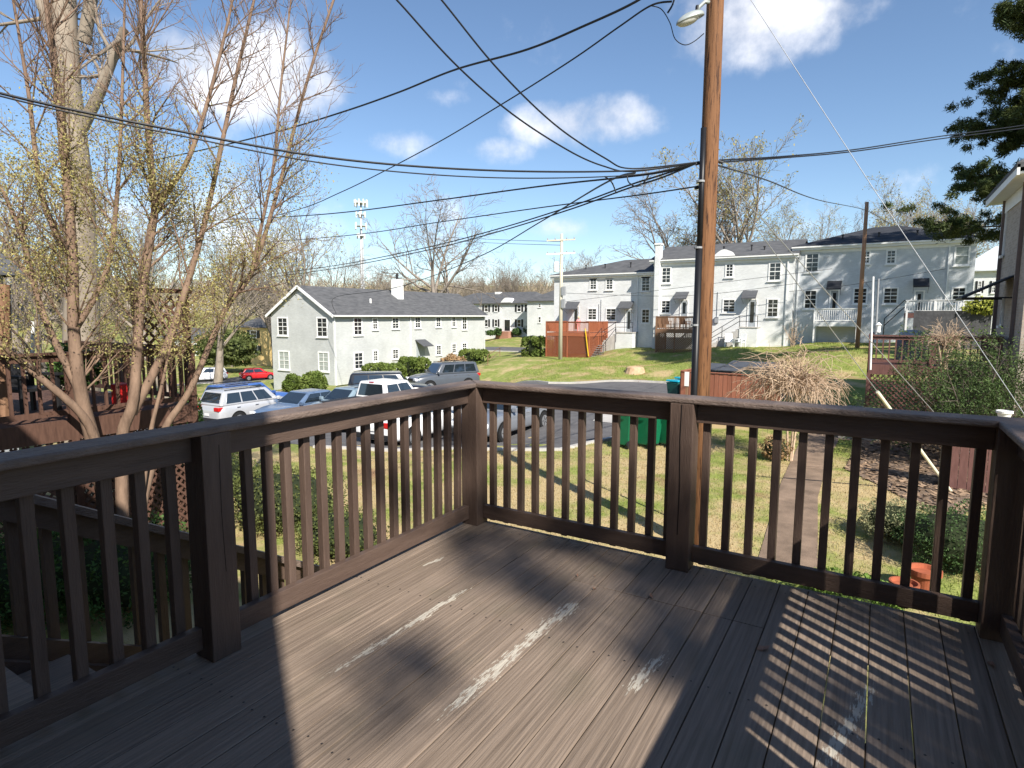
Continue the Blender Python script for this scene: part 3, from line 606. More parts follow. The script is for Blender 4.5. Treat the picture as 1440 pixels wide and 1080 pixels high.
# meters and cable boxes on the walls
M_box = mat('meter_grey', (.28, .29, .30), .5)
for par, plane, px, py in ((hA, yA, 845, 456), (hA, yA, 842, 462), (hB, yB, 1008, 450), (hC, yC, 1292, 470)):
    p = aty(px, py, plane); MB().box(p[0]-.14, p[0]+.14, plane-.16, plane-.002, p[2]-.22, p[2]+.22).build('meter_box', M_box, par); MB().tube([(p[0], plane-.03, p[2]+.22), (p[0], plane-.03, p[2]+2.2)], .025, 5).build('conduit', M_box, par)

# stoops with steps and black railings
def stoop(par_label, plane, rx0, rx1, ztop_px, zbot, name_dir=-1, steps=5, lab='', solid=True):
    a = aty(rx0, ztop_px, plane-1.1); b = aty(rx1, ztop_px, plane-1.1); x0, x1, zt = a[0], b[0], a[2]
    s = empty('stoop', ((x0+x1)/2, plane-.6, zbot), 0, lab, 'stoop')
    MB().box(x0, x1, plane-1.2, plane-.002, zbot-.3, zt).build('landing', M_brickw, s)
    MB().box(x0-.05, x1+.05, plane-1.25, plane-.003, zt, zt+.08).build('landing_slab', M_conc, s)
    n = max(2, int((zt-zbot)/.18)); 
    for i in range(n):
        xx = x0-.28*(i+1); MB().box(xx, xx+.28, plane-1.15, plane-.05, zbot-.3, zt-.18*(i+1)+.06).build('step', M_conc, s)
    yR = plane-1.18; xe = x0-.28*n; mb = MB()
    for dz in (.9, .5):
        mb.tube([(x1, yR, zt+dz), (x0, yR, zt+dz), (xe, yR, zbot+dz)], .024, 6)
    for (xx, z0, z1) in ((x1, zt, zt+.92), (x0, zt, zt+.92), ((x0+xe)/2, (zt+zbot)/2, (zt+zbot)/2+.9), (xe, zbot-.1, zbot+.92)): mb.tube([(xx, yR, z0), (xx, yR, z1)], .024, 6)
    mb.build('handrail', M_dark, s); return s
stoop('a', yA, 866, 890, 468, -1.75, lab='white stoop with black handrail beside the red wooden deck')
stoop('b', yB, 1040, 1065, 461, -1.15, lab='white stoop with black handrail behind the white lawn chairs')
# wooden porch decks
def rail_deck(name, label, x0, x1, y0, y1, zf, zg, m, rail_h=.95, lattice=True, bal=True, cat='deck', skirt=None, pitch=.13, sides=('f', 'l', 'r')):
    d = empty(name, ((x0+x1)/2, (y0+y1)/2, zg), 0, label, cat)
    n = max(3, int((y1-y0)/.14)); 
    for i in range(n):
        yy = y0+(y1-y0)*i/n; MB().box(x0, x1, yy, yy+(y1-y0)/n-.008, zf-.035, zf).build('floor_board', m, d)
    MB().box(x0-.04, x1+.04, y0-.045, y0-.002, zf-.30, zf-.002).build('fascia_board', skirt or m, d); MB().box(x0-.045, x0-.002, y0, y1, zf-.30, zf-.002).build('fascia_board', skirt or m, d); MB().box(x1+.002, x1+.045, y0, y1, zf-.30, zf-.002).build('fascia_board', skirt or m, d)
    runs = {'f': ((x0, y0), (x1, y0)), 'l': ((x0, y0), (x0, y1)), 'r': ((x1, y0), (x1, y1)), 'b': ((x0, y1), (x1, y1))}
    done = set()
    for s_ in sides:
        (ax, ay), (bx, by) = runs[s_]; Lr = math.dist((ax, ay), (bx, by)); ux, uy = (bx-ax)/Lr, (by-ay)/Lr; k = max(1, round(Lr/1.8))
        for i in range(k+1):
            q = (round(ax+ux*Lr*i/k, 3), round(ay+uy*Lr*i/k, 3))
            if q in done: continue
            done.add(q); MB().box(q[0]-.05, q[0]+.05, q[1]-.05, q[1]+.05, zg-.1, zf+rail_h-.02).build('post', m, d)
        MB().bar((ax, ay, zf+rail_h), (bx, by, zf+rail_h), .13, .04).build('rail_cap', m, d); MB().bar((ax, ay, zf+rail_h-.07), (bx, by, zf+rail_h-.07), .036, .09).build('top_rail', m, d); MB().bar((ax, ay, zf+.11), (bx, by, zf+.11), .036, .08).build('bottom_rail', m, d)
        if bal:
            nb = int(Lr/pitch); key = 'bal%.2f%s' % (rail_h, m.name); me = bpy.data.meshes.get(key) or MB().box(-.019, .019, -.019, .019, .12, rail_h-.09).mesh(key, m)
            for i in range(1, nb): o = bpy.data.objects.new('baluster', me); link(o, d); o.location = Vector((ax+ux*Lr*i/nb, ay+uy*Lr*i/nb, zf))-d.location
        if lattice:
            lattice_panel(d, (ax, ay), (bx, by), zg, zf-.31, m)
    return d
def lattice_panel(par, a, b, z0, z1, m, pitch=.10, w=.036, name='lattice_panel'):
    Lr = math.dist(a, b); ux, uy = (b[0]-a[0])/Lr, (b[1]-a[1])/Lr; H = z1-z0; mb = MB(); off = 0
    for sgn, dn in ((1, .008), (-1, -.008)):
        k = -H
        while k < Lr+H:
            # line s = k + sgn*(z) clipped to 0..Lr
            pts = []
            s0, s1 = (k, k+H) if sgn > 0 else (k+H, k)
            za, zb_ = z0, z1
            def cl(sa, zz, sb, zz2):
                if sa < 0: zz = zz+(zz2-zz)*(0-sa)/(sb-sa); sa = 0
                if sa > Lr: zz = zz+(zz2-zz)*(Lr-sa)/(sb-sa); sa = Lr
                return sa, zz
            if not ((s0 < 0 and s1 < 0) or (s0 > Lr and s1 > Lr)) and H > .05:
                p0 = cl(s0, za, s1, zb_); p1 = cl(s1, zb_, s0, za)
                if abs(p0[0]-p1[0]) > .02:
                    mb.bar((a[0]+ux*p0[0]-uy*dn, a[1]+uy*p0[0]+ux*dn, p0[1]), (a[0]+ux*p1[0]-uy*dn, a[1]+uy*p1[0]+ux*dn, p1[1]), w, .012, up=(-uy, ux, 0))
            k += pitch*1.414
    if mb.v:
        o = mb.build(name, m, par); o['kind'] = 'stuff'; return o
M_redw = mat('red_stained_wood', (.25, .07, .032), .75, col2=(.36, .13, .065), scale=4, stretch=(6, 6, 1), detail=6)
M_brnw = mat('brown_stained_wood', (.17, .09, .05), .75, col2=(.26, .15, .09), scale=4, stretch=(6, 6, 1), detail=6)
M_marw = mat('maroon_stained_wood', (.105, .048, .04), .7, col2=(.175, .085, .072), scale=4, stretch=(5, 5, 1), detail=6)
M_fenw = mat('fence_red_brown', (.24, .085, .05), .75, col2=(.34, .14, .085), scale=3, stretch=(9, 9, .7), detail=7, island=.12)
a = aty(768, 503, yA-4.0); b = aty(828, 503, yA-4.0); zf = aty(800, 468, yA-4.0)[2]; zg_ = gz((a[0]+b[0])/2, yA-4)
dA = rail_deck('porch_deck', 'orange red wooden porch deck with lattice skirt before the white house', a[0], b[0], yA-4.0, yA-.1, zf, zg_, M_redw, .95, pitch=.11)
MB().bar(aty(823, 462, yA-4.12), aty(827.5, 501, yA-4.12), .07, .05).build('grab_pole', mat('yellow_paint', (.75, .50, .03), .5), dA)
# steps by the red deck
ss = empty('garden_steps', tuple(aty(835, 495, yA-3)), 0, 'grey wooden steps with handrails between the red deck and the white stoop', 'stairs')
for i in range(6):
    p = aty(822+i*1.5, 500-i*3.0, yA-3.6+i*.28); MB().box(p[0], p[0]+1.5, p[1], p[1]+.28, p[2]-.06, p[2]).build('tread', M_step, ss)
p0 = aty(828, 499, yA-3.7); p1 = aty(846, 476, yA-2.0)
for dx in (0, 1.3): MB().tube([(p0[0]+dx, p0[1], p0[2]+.9), (p1[0]+dx, p1[1], p1[2]+.9)], .025, 6).tube([(p0[0]+dx, p0[1], p0[2]-.2), (p0[0]+dx, p0[1], p0[2]+.9)], .025, 6).tube([(p1[0]+dx, p1[1], p1[2]-.3), (p1[0]+dx, p1[1], p1[2]+.9)], .025, 6).build('handrail', M_dark, ss)
a = aty(922, 487, yB-3.0); b = aty(975, 487, yB-3.0); zf = aty(950, 463, yB-3.0)[2]
rail_deck('porch_deck', 'brown wooden porch deck with lattice skirt next to the tall chimney', a[0], b[0], yB-3.0, yB-.5, zf, gz((a[0]+b[0])/2, yB-3), M_brnw, .98, pitch=.11)
def patio_chair(label, p, rz, m, s=1.0):
    c = empty('patio_chair', p, rz, label, 'chair')
    MB().box(-.28*s, .28*s, -.26*s, .26*s, .36*s, .41*s).build('seat', m, c, world=False); MB().add([(-.28*s, .24*s, .38*s), (.28*s, .24*s, .38*s), (.26*s, .46*s, 1.0*s), (-.26*s, .46*s, 1.0*s), (-.28*s, .28*s, .38*s), (.28*s, .28*s, .38*s), (.26*s, .50*s, 1.0*s), (-.26*s, .50*s, 1.0*s)], [(0, 1, 2, 3), (7, 6, 5, 4), (0, 4, 5, 1), (1, 5, 6, 2), (2, 6, 7, 3), (3, 7, 4, 0)]).build('backrest', m, c, world=False)
    for x in (-.29, .29):
        MB().box((x-.05)*s, (x+.05)*s, -.34*s, .32*s, .58*s, .62*s).build('armrest', m, c, world=False)
        for y in (-.26, .24): MB().box((x-.025)*s, (x+.025)*s, (y-.03)*s, (y+.03)*s, 0, .58*s).build('leg', m, c, world=False)
M_plast = mat('white_plastic', (.78, .78, .75), .45, var=.04)
for i, (px, lab) in enumerate(((1025, 'white lawn chair nearer the handrail on the grass by the stoop'), (1040, 'white lawn chair closest to the white stoop wall'))):
    p = aty(px, 485, yB-1.9); patio_chair(lab, (p[0], p[1], gz(p[0], p[1])), R(15-40*i), M_plast)
M_wick = mat('wicker_brown', (.16, .09, .06), .8)
for px, lab in ((937, 'brown wicker chair on the brown porch deck near the chimney'), (963, 'brown wicker chair on the brown porch deck near the door')):
    p = aty(px, 455, yB-1.5); patio_chair(lab, (p[0], yB-1.5, zf), R(180 if px < 950 else 160), M_wick)
# white balcony on the grey house
a = aty(1144, 470, yC-1.6); b = aty(1204, 470, yC-1.6); zf = aty(1170, 453, yC-1.6)[2]
rail_deck('balcony', 'white railed wooden balcony on posts at the grey house', a[0], b[0], yC-1.6, yC-.05, zf, gz(0, yC-1.6)-.1, M_white, .95, lattice=False, cat='balcony', pitch=.13)
a = aty(1273, 468, yC-6); b = aty(1352, 468, yC-6); zf = aty(1300, 440, yC-6)[2]
rail_deck('porch_deck', 'dark stained raised deck with white balusters beyond the grey grill', a[0], b[0], yC-6.0, yC-2.5, zf, gz(a[0], yC-6), M_white, .75, lattice=False, pitch=.13, skirt=M_marw)
p0, p1 = aty(1243, 458, yC-4.0), aty(1272, 432, yC-4.0)
mb = MB()
for dz in (0, .45): mb.tube([(p0[0], p0[1], p0[2]+dz), (p1[0], p1[1], p1[2]+dz)], .03, 6)
mb.tube([(p0[0], p0[1], p0[2]-.6), (p0[0], p0[1], p0[2]+.45)], .03, 6); tag(mb.build('stair_handrail', M_dark), 'black sloping stair handrail at the foot of the grey house', 'handrail')
M_retain = mat('stone_wall', (.045, .045, .05), .9, col2=(.10, .10, .105), scale=3, bump=.8, bscale=8)
a = aty(1283, 470, yC-7.5); b = aty(1392, 470, yC-7.5); zt = aty(1330, 437, yC-7.5)[2]
tag(MB().box(a[0], b[0], yC-7.6, yC-7.3, -1.5, zt).build('retaining_wall', M_retain), 'grey stone retaining wall behind the pale twiggy bush', 'wall')
# pale far house beyond the grey one
pc = empty('house', tuple(aty(1395, 450, 62)), 0, 'pale house with dark shutters seen past the corner of the grey house', 'house')
a = aty(1368, 450, 62); b = aty(1420, 380, 62); MB().box(a[0]-1, b[0]+8, 62, 70, -2, b[2]).build('wall', M_brickw, pc); mb = MB(); hip_roof(mb, a[0]-1.4, b[0]+8.4, 61.6, 70.4, b[2]+.1, b[2]+2.4, 3, 3); mb.build('roof', M_brickg, pc)
for r in ((1374, 1381, 395, 412), (1394, 1401, 395, 412)): pxw(pc, 62, r, shutters=True)

# ================================================================ gabled apartment house beyond the lot
M_brickd = brick_mat('painted_brick_pale', (.49, .505, .495), (.45, .465, .455), bump=.6)
GX0, GX1, GY0, GY1 = -41.3, -33.9, 29.4, 50.4
gh = empty('apartment_house', ((GX0+GX1)/2, (GY0+GY1)/2, -4.3), 0, 'white painted brick apartment house with a gabled end and grey shingle roof', 'house')
ze = atx(560, 441, GX1)[2]; zr = aty(424, 402, GY0)[2]
MB().box(GX0, GX1, GY0, GY1, -6.0, ze).build('wall', M_brickd, gh)
xm = (GX0+GX1)/2
gb = MB().prism([(GX0, ze+.001), (GX1, ze+.001), (xm, zr-.12)], GY0, GY0+.25); gb.build('gable_wall', M_brickd, gh)
mb = MB(); oh = .35; s_ = (zr-ze)/((GX1-GX0)/2)
mb.add([(GX1+oh, GY0-.25, ze-s_*oh+.05), (GX1+oh, GY1+.3, ze-s_*oh+.05), (xm, GY1+.3, zr+.05), (xm, GY0-.25, zr+.05), (GX0-oh, GY1+.3, ze-s_*oh+.05), (GX0-oh, GY0-.25, ze-s_*oh+.05)]+
       [(GX1+oh, GY0-.25, ze-s_*oh-.07), (GX1+oh, GY1+.3, ze-s_*oh-.07), (xm, GY1+.3, zr-.07), (xm, GY0-.25, zr-.07), (GX0-oh, GY1+.3, ze-s_*oh-.07), (GX0-oh, GY0-.25, ze-s_*oh-.07)],
       [(0, 1, 2, 3), (3, 2, 4, 5), (9, 8, 7, 6), (11, 10, 8, 9), (0, 6, 7, 1), (5, 4, 10, 11), (0, 3, 9, 6), (3, 5, 11, 9), (1, 7, 8, 2), (2, 8, 10, 4)])
rf = mb.build('roof', M_roof, gh)
for (xa, xb) in ((GX1+oh, xm), (GX0-oh, xm)): MB().bar((xa, GY0-.27, ze-s_*oh-.06), (xb, GY0-.27, zr-.06), .05, .22).build('rake_board', M_white, gh)
MB().box(GX1+.002, GX1+.05, GY0, GY1, ze-.28, ze-.05).build('frieze_board', M_white, gh); MB().bar((GX1+oh+.03, GY0-.2, ze-s_*oh), (GX1+oh+.03, GY1+.2, ze-s_*oh), .11, .11).build('gutter', M_white, gh)
def gxw(r, **k): a = atx(r[0], r[3], GX1); b = atx(r[1], r[2], GX1); return window(gh, 'x+', a[1], b[1], a[2], b[2], GX1, **k)
for r in [(497, 509, 446, 472), (523.5, 531, 446.5, 464), (551, 561, 446, 463), (583, 591.5, 445.5, 462), (612.5, 620, 445.5, 460.5), (635, 641, 445, 460), (649.5, 656.5, 445, 464),
          (498, 510.5, 494.5, 520), (524.5, 531.5, 492, 509), (551.5, 560.5, 490, 505.5), (613, 620.5, 484.5, 500), (635, 641.5, 482.5, 497.5), (649.5, 656.5, 481.5, 496)]: gxw(r)
for r in [(391, 404.5, 446, 472), (446, 460.5, 446, 474), (392.5, 407, 493.5, 519.5), (448, 462.5, 495, 522)]: pxw(gh, GY0, r, glass=M_blind if r[2] > 490 else None)
a = aty(419, 420, GY0); b = aty(425.5, 411.5, GY0); lv = MB()
for i in range(5): z = a[2]+(b[2]-a[2])*i/5; lv.box(a[0], b[0], GY0-.05, GY0-.002, z, z+(b[2]-a[2])/5*.75)
lv.build('gable_vent', M_white, gh)
# service door awning, chimney, pipes, downspouts
a = atx(584, 493, GX1); b = atx(598, 477, GX1)
MB().add([(GX1+.01, a[1], b[2]), (GX1+.01, b[1], b[2]), (GX1+1.0, b[1], b[2]-.55), (GX1+1.0, a[1], b[2]-.55), (GX1+.01, a[1], b[2]-.06), (GX1+.01, b[1], b[2]-.06), (GX1+1.0, b[1], b[2]-.62), (GX1+1.0, a[1], b[2]-.62)], [(0, 1, 2, 3), (7, 6, 5, 4), (0, 4, 5, 1), (1, 5, 6, 2), (2, 6, 7, 3), (3, 7, 4, 0)]).build('awning', M_awn, gh)
dd = MB().box(GX1-.02, GX1+.04, a[1]+.15, b[1]-.1, -3.9, b[2]-.15).build('door', M_doorg, gh)
p = atx(560, 412, xm+1.2); MB().box(xm+.7, xm+1.5, p[1]-.4, p[1]+.4, zr-1.2, atx(560, 393, xm+1.2)[2]).build('chimney', M_white, rf); MB().tube([(xm+1.1, p[1], zr+.5), (xm+1.1, p[1], atx(560, 385, xm+1.2)[2])], .12, 8).build('flue', M_dark, rf)
for px, py in ((521, 424), (535, 434)): p = atx(px, py, GX1-1.5); MB().tube([(p[0], p[1], p[2]-.6), (p[0], p[1], p[2]+.25)], .09, 8).build('vent_pipe', M_white, rf)
for py_ in (GY0+.1, atx(577, 470, GX1)[1], GY1-.2): MB().bar((GX1+.06, py_, ze-.1), (GX1+.06, py_, -4.6), .08, .08).build('downspout', M_pipe, gh)
MB().box(GX1+.01, GX1+.5, GY1-4, GY1-2.5, -3.4, -2.6).build('porch_wall', M_white, gh)
# far white house with shutters and a lunette dormer
fw = empty('colonial_house', tuple(atd(715, 470, 100)), 0, 'long white house with black shutters and a half round dormer across the street', 'house')
yF = float(atd(715, 445, 100)[1])
def F(px, py): return aty(px, py, yF)
a = F(662, 470); b = F(752, 426.5); MB().box(a[0]-6, b[0], yF, yF+10, -3.2, b[2]).build('wall', M_brickw, fw)
mb = MB(); hip_roof(mb, a[0]-6.4, b[0]+.4, yF-.4, yF+10.4, b[2]+.1, F(700, 413.5)[2]+.5, 4, 3); mb.build('roof', M_roof, fw)
a2 = F(752, 470); b2 = F(768, 421); MB().box(a2[0]+.01, b2[0]+9, yF-2.5, yF+8, -3, b2[2]-.3).build('wing_wall', M_brickw, fw); mb = MB(); hip_roof(mb, a2[0]-.4, b2[0]+9.4, yF-2.9, yF+8.4, b2[2]-.25, b2[2]+2.0, 4, 3); mb.build('wing_roof', M_roof, fw)
for r in [(681, 686.5, 428.5, 438.5), (695, 700, 428.5, 438.5), (727, 733, 428.5, 438.5), (741, 747, 428.5, 438.5), (681, 686.5, 449, 459.5), (695, 700, 449, 459.5), (727, 733, 449, 460)]:
    a = F(r[0], r[3]); b = F(r[1], r[2]); window(fw, 'y-', a[0], b[0], a[2], b[2], yF, shutters=True, grid=(1, 1))
for r in [(757, 761, 427, 432.5), (757, 761, 445, 454)]: a = aty(r[0], r[3], yF-2.5); b = aty(r[1], r[2], yF-2.5); window(fw, 'y-', a[0], b[0], a[2], b[2], yF-2.5, grid=(1, 1))
a = F(709, 465); b = F(718, 449); door(fw, a[0], b[0], a[2], b[2], yF, leaf=M_dark)
a = F(706, 425.5); b = F(721, 419.5); n = 10; MB().prism([(a[0]+(b[0]-a[0])*i/n, a[2]+(b[2]-a[2]+.1)*math.sin(math.pi*i/n)) for i in range(n+1)], yF-.45, yF+1.5).build('lunette_dormer', M_white, fw)
a = F(678, 420); MB().box(a[0], a[0]+.9, yF+4, yF+5, a[2]-1, F(678, 409.5)[2]).build('chimney', M_white, fw)
a = F(704, 474); b = F(722, 466); MB().box(a[0], b[0], yF-1.6, yF-.01, -3, b[2]).build('entry_steps', brick_mat('red_brick', (.36, .16, .10), (.4, .3, .25)), fw)
# yellow house and others down the left street
yh = empty('yellow_house', tuple(atd(356, 513, 105)), 0, 'pale yellow house with dark shutters and grey roof behind the red car', 'house')
yY = float(atd(356, 480, 105)[1]); M_yel = mat('yellow_siding', (.78, .56, .25), .8, var=.05, stretch=(1, 1, 12), scale=2)
a = aty(336, 515, yY); b = aty(392, 461, yY); MB().box(a[0], b[0], yY, yY+9, a[2]-1, b[2]).build('wall', M_yel, yh); mb = MB(); hip_roof(mb, a[0]-.4, b[0]+.4, yY-.4, yY+9.4, b[2]+.05, aty(350, 444, yY+4.5)[2], 1.2, 1.2); mb.build('roof', M_roof, yh)
for r in ((352, 361, 464.5, 475), (354, 363, 486, 497)): A_ = aty(r[0], r[3], yY); B_ = aty(r[1], r[2], yY); window(yh, 'y-', A_[0], B_[0], A_[2], B_[2], yY, shutters=True, grid=(1, 1))
wh = empty('white_house', tuple(atd(272, 490, 120)), 0, 'small white house with grey roof glimpsed between the left tree stems', 'house')
yW = float(atd(272, 485, 120)[1]); a = aty(225, 505, yW); b = aty(288, 478, yW); MB().box(a[0], b[0], yW, yW+8, a[2]-3, b[2]).build('wall', M_white, wh); mb = MB(); hip_roof(mb, a[0]-.4, b[0]+.4, yW-.4, yW+8.4, b[2], b[2]+2.2, 2, 2); mb.build('roof', M_roof, wh)
for px in (262, 280): A_ = aty(px, 497, yW); B_ = aty(px+5, 486, yW); window(wh, 'y-', A_[0], B_[0], A_[2], B_[2], yW, grid=(1, 1))
for i, (px0, px1, y0, y1, d, col, lab) in enumerate([(322, 382, 430, 444, 330, (.74, .73, .70), 'long low white warehouse far beyond the yellow house'), (290, 345, 437, 452, 260, (.70, .66, .55), 'cream flat roofed store far down the hill'), (372, 392, 428, 436, 360, (.45, .25, .18), 'small brick coloured building on the far slope'),
                                                   (200, 262, 425, 440, 300, (.55, .56, .58), 'grey flat roofed building far behind the lattice panel')]):
    pa = atd(px0, y1, d); pb = atd(px1, y0, d); yy = float(pa[1]); fb = empty('far_building', (float(pa[0]+pb[0])/2, yy, float(pa[2])), 0, lab, 'building')
    m_ = mat('far_wall%d' % i, col, .8, var=.08); x0_, x1_ = float(pa[0]), float(aty(px1, y0, yy)[0]); zt = float(pb[2]); MB().box(x0_, x1_, yy, yy+25, pa[2]-14, zt).build('wall', m_, fb); MB().box(x0_-.3, x1_+.3, yy-.3, yy+25.3, zt, zt+.5).build('parapet', M_white, fb)
    for k in range(5): u = x0_+(x1_-x0_)*(k+.5)/5; MB().box(u-1.2, u+1.2, yy-.06, yy-.002, zt-3.2, zt-1.6).build('window', M_glass, fb)

# ================================================================ brick house at the right edge
E0 = 5.25
eY = float(atx(1403, 400, E0)[1]); zE = atx(1403, 290, E0)[2]
hE = empty('brick_house', (E0+6, eY-2, -2.3), 0, 'beige brick house with white eave at the right edge, in shade', 'house')
MB().box(E0, E0+13, eY-4.4, eY, -2.8, zE).build('wall', M_brickb, hE)
mb = MB(); hip_roof(mb, E0-.45, E0+13.45, eY-4.8, eY+.4, zE+.14, zE+1.9, 2.5, 2.5, 'x'); mb.build('roof', M_roof, hE)
MB().box(E0-.44, E0-.38, eY-4.8, eY+.4, zE-.16, zE+.10).build('fascia', M_white, hE); MB().box(E0-.38, E0-.001, eY-4.7, eY+.35, zE-.12, zE-.06).build('soffit', M_white, hE); MB().box(E0-.04, E0-.002, eY-4.4, eY, zE-.5, zE-.13).build('frieze_board', M_white, hE)
def exw(r, **k): a = atx(r[0], r[3], E0); b = atx(r[1], r[2], E0); return window(hE, 'x-', a[1], b[1], a[2], b[2], E0, **k)
exw((1411, 1418, 298, 360)); exw((1408, 1414, 418, 458)); 
for px in (1405.5, 1432): q = atx(px, 400, E0); MB().bar((E0-.05, q[1], zE-.1), (E0-.05, q[1], -1.9), .09, .09).build('downspout', mat('brown_downspout', (.16, .12, .11), .5), hE)
p = atx(1418, 422, E0); ym = p[1]; aw = MB(); z1 = p[2]+.15
aw.tube([(E0-.02, ym+.75, z1+.5), (E0-1.15, ym+.75, z1-.1), (E0-1.15, ym-.9, z1-.1), (E0-.02, ym-.9, z1+.5)], .028, 6).tube([(E0-.02, ym+.75, z1-.1), (E0-1.15, ym+.75, z1-.1)], .022, 6).tube([(E0-.02, ym-.9, z1-.1), (E0-1.15, ym-.9, z1-.1)], .022, 6); aw.build('awning_frame', M_dark, hE)
MB().add([(E0-.02, ym+.75, z1+.53), (E0-1.15, ym+.75, z1-.06), (E0-1.15, ym-.9, z1-.06), (E0-.02, ym-.9, z1+.53), (E0-.02, ym+.75, z1+.51), (E0-1.15, ym+.75, z1-.08), (E0-1.15, ym-.9, z1-.08), (E0-.02, ym-.9, z1+.51)], [(0, 1, 2, 3), (7, 6, 5, 4), (0, 4, 5, 1), (1, 5, 6, 2), (2, 6, 7, 3), (3, 7, 4, 0)]).build('awning_roof', M_awnd, hE)
# ================================================================ neighbour's maroon deck on the right
nx0 = 1.95; ny0 = 17.9
p = atx(1218, 512, nx0)
nd = rail_deck('neighbour_deck', 'maroon stained deck with lattice skirt and grill behind the guy wires', nx0, 5.0, ny0, ny0+3.2, aty(1225, 512, ny0)[2], gz(nx0, ny0)-.05, M_marw, .86, pitch=.16)
gzf = aty(1225, 512, ny0)[2]
gr = empty('kettle_grill', (3.0, ny0+1.0, gzf), 0, 'grey covered barbecue grill on the maroon deck', 'grill')
M_cover = mat('grill_cover', (.17, .18, .20), .7, var=.2, bump=.4, bscale=6)
MB().box(-.38, .38, -.26, .26, .12, .72).build('cart', M_cover, gr, world=False, bevel=.03); MB().lathe([(.02, .30), (.22, .27), (.34, .18), (.38, .05), (.38, 0)][::-1], 20, (0, 0, .73)).build('lid', mat('grill_lid', (.30, .31, .31), .4, metal=.3), gr, world=False, smooth=True)
for x in (-.4, .4): MB().tube([(x, -.24, 0), (x, -.24, .14)], .05, 8).build('wheel', M_dark, gr, world=False)
lt = aty(1235, 463, ny0+.2); ln = empty('deck_lantern', (lt[0], ny0+.02, gzf+.95), 0, 'small white lantern on the corner post of the maroon deck', 'lantern')
MB().lathe([(.06, 0), (.07, .03), (.06, .06), (.06, .2), (.09, .22), (.02, .3)], 10).build('lamp_body', M_plast, ln, world=False)
for i, (px, ytop, ybot, lab) in enumerate(((1225, 389, 520, 'tall white pipe rising at the corner of the maroon deck'), (1232.5, 392, 470, 'shorter grey pipe behind the maroon deck corner'))):
    q = aty(px-1, ybot, ny0-.12+i*.5); t_ = aty(px+3, ytop, ny0-.12+i*.5); tag(MB().tube([q, t_], .028, 10).build('vent_pipe', M_plast if i == 0 else M_box), lab, 'pipe')
# low brown fence with potted plant further right
fx = empty('picket_panel', tuple(on_ground(1400, 600)), 0, 'low maroon fence panel beside the brick house, with planters', 'fence'); yq = 12.6
for i in range(9):
    x = 3.62+i*.16; MB().box(x, x+.15, yq, yq+.025, -2.5, -.85).build('fence_board', M_marw, fx)
MB().box(3.6, 5.1, yq-.03, yq+.06, -.85, -.80).build('cap_rail', M_marw, fx)
M_terra = mat('terracotta', (.30, .085, .04), .85, var=.25, scale=6)
def pot(label, loc, s, m=None, plant=True):
    o = empty('flower_pot', loc, 0, label, 'pot'); m = m or M_terra
    MB().lathe([(.10*s, 0), (.15*s, .22*s), (.18*s, .23*s), (.18*s, .29*s), (.155*s, .29*s), (.14*s, .24*s), (.02*s, .24*s)], 28).build('pot_body', m, o, world=False)
    return o
pot('small white planter standing on the maroon fence panel', (4.45, yq, -.80), .8, M_plast)
q = on_ground(1298, 832); pot('large terracotta pot among the shrubs below the railing', (q[0], q[1], q[2]), 1.15)
q = on_ground(1270, 842); pot('second terracotta pot, lower and partly hidden by the balusters', (q[0], q[1], q[2]-.05), 1.0)

# ================================================================ neighbour's brown deck with pergola on the left
M_redb = mat('weathered_red_wood', (.06, .03, .021), .8, col2=(.125, .066, .046), scale=4, stretch=(6, 6, 1), detail=6)
lx = -8.0
ld = rail_deck('neighbour_deck', 'weathered red brown deck with railing behind the budding tree', -12.5, lx, -4.5, 2.85, -.18, -2.55, M_redb, .98, pitch=.17, sides=('r', 'b'))
pg = empty('privacy_screen', (lx, 2.2, .85), 0, 'brown lattice privacy screen standing on the neighbouring deck rail', 'screen')
ya_, yb_ = float(atx(196, 450, lx)[1]), float(atx(258, 450, lx)[1]); zt_ = float(atx(225, 416, lx)[2])
lattice_panel(pg, (lx, ya_), (lx, yb_), .84, zt_, M_redb, pitch=.13, w=.045)
MB().box(lx-.05, lx+.05, ya_-.09, ya_, .82, zt_+.05).build('post', M_redb, pg); MB().box(lx-.05, lx+.05, yb_, yb_+.09, .82, zt_+.05).build('post', M_redb, pg); MB().box(lx-.06, lx+.06, ya_-.15, yb_+.15, zt_+.05, zt_+.12).build('beam', M_redb, pg)
for i, (px, y0, y1, lab) in enumerate(((4, 400, 600, 'thick brown timber post at the left edge'), (13, 392, 480, 'thin pale metal pipe beside the timber post'), (46, 452, 500, 'short white pipe on the neighbouring deck'))):
    a = atx(px, y1, lx-.6-.4*i); b = atx(px, y0, lx-.6-.4*i); r_ = (.09, .03, .025)[i]
    tag(MB().tube([a, b], r_, 10).build(('timber_post', 'metal_pipe', 'metal_pipe')[i], (M_brnw, M_box, M_plast)[i]), lab, 'post' if i == 0 else 'pipe')
lg = empty('timber_stack', (-6.2, 1.0, -2.5), 0, 'stack of long reddish landscape timbers on the ground by the tree', 'timber')
for i, (px0, py0, px1, py1) in enumerate(((58, 690, 160, 715), (58, 698, 163, 728), (100, 703, 165, 722))):
    a = on_ground(px0, py0+8); b = on_ground(px1, py1+8); MB().tube([(a[0], a[1], a[2]+.12+.1*(i == 0)), (b[0], b[1], b[2]+.10+.1*(i == 0))], .075, 8).build('timber', M_redb, lg)
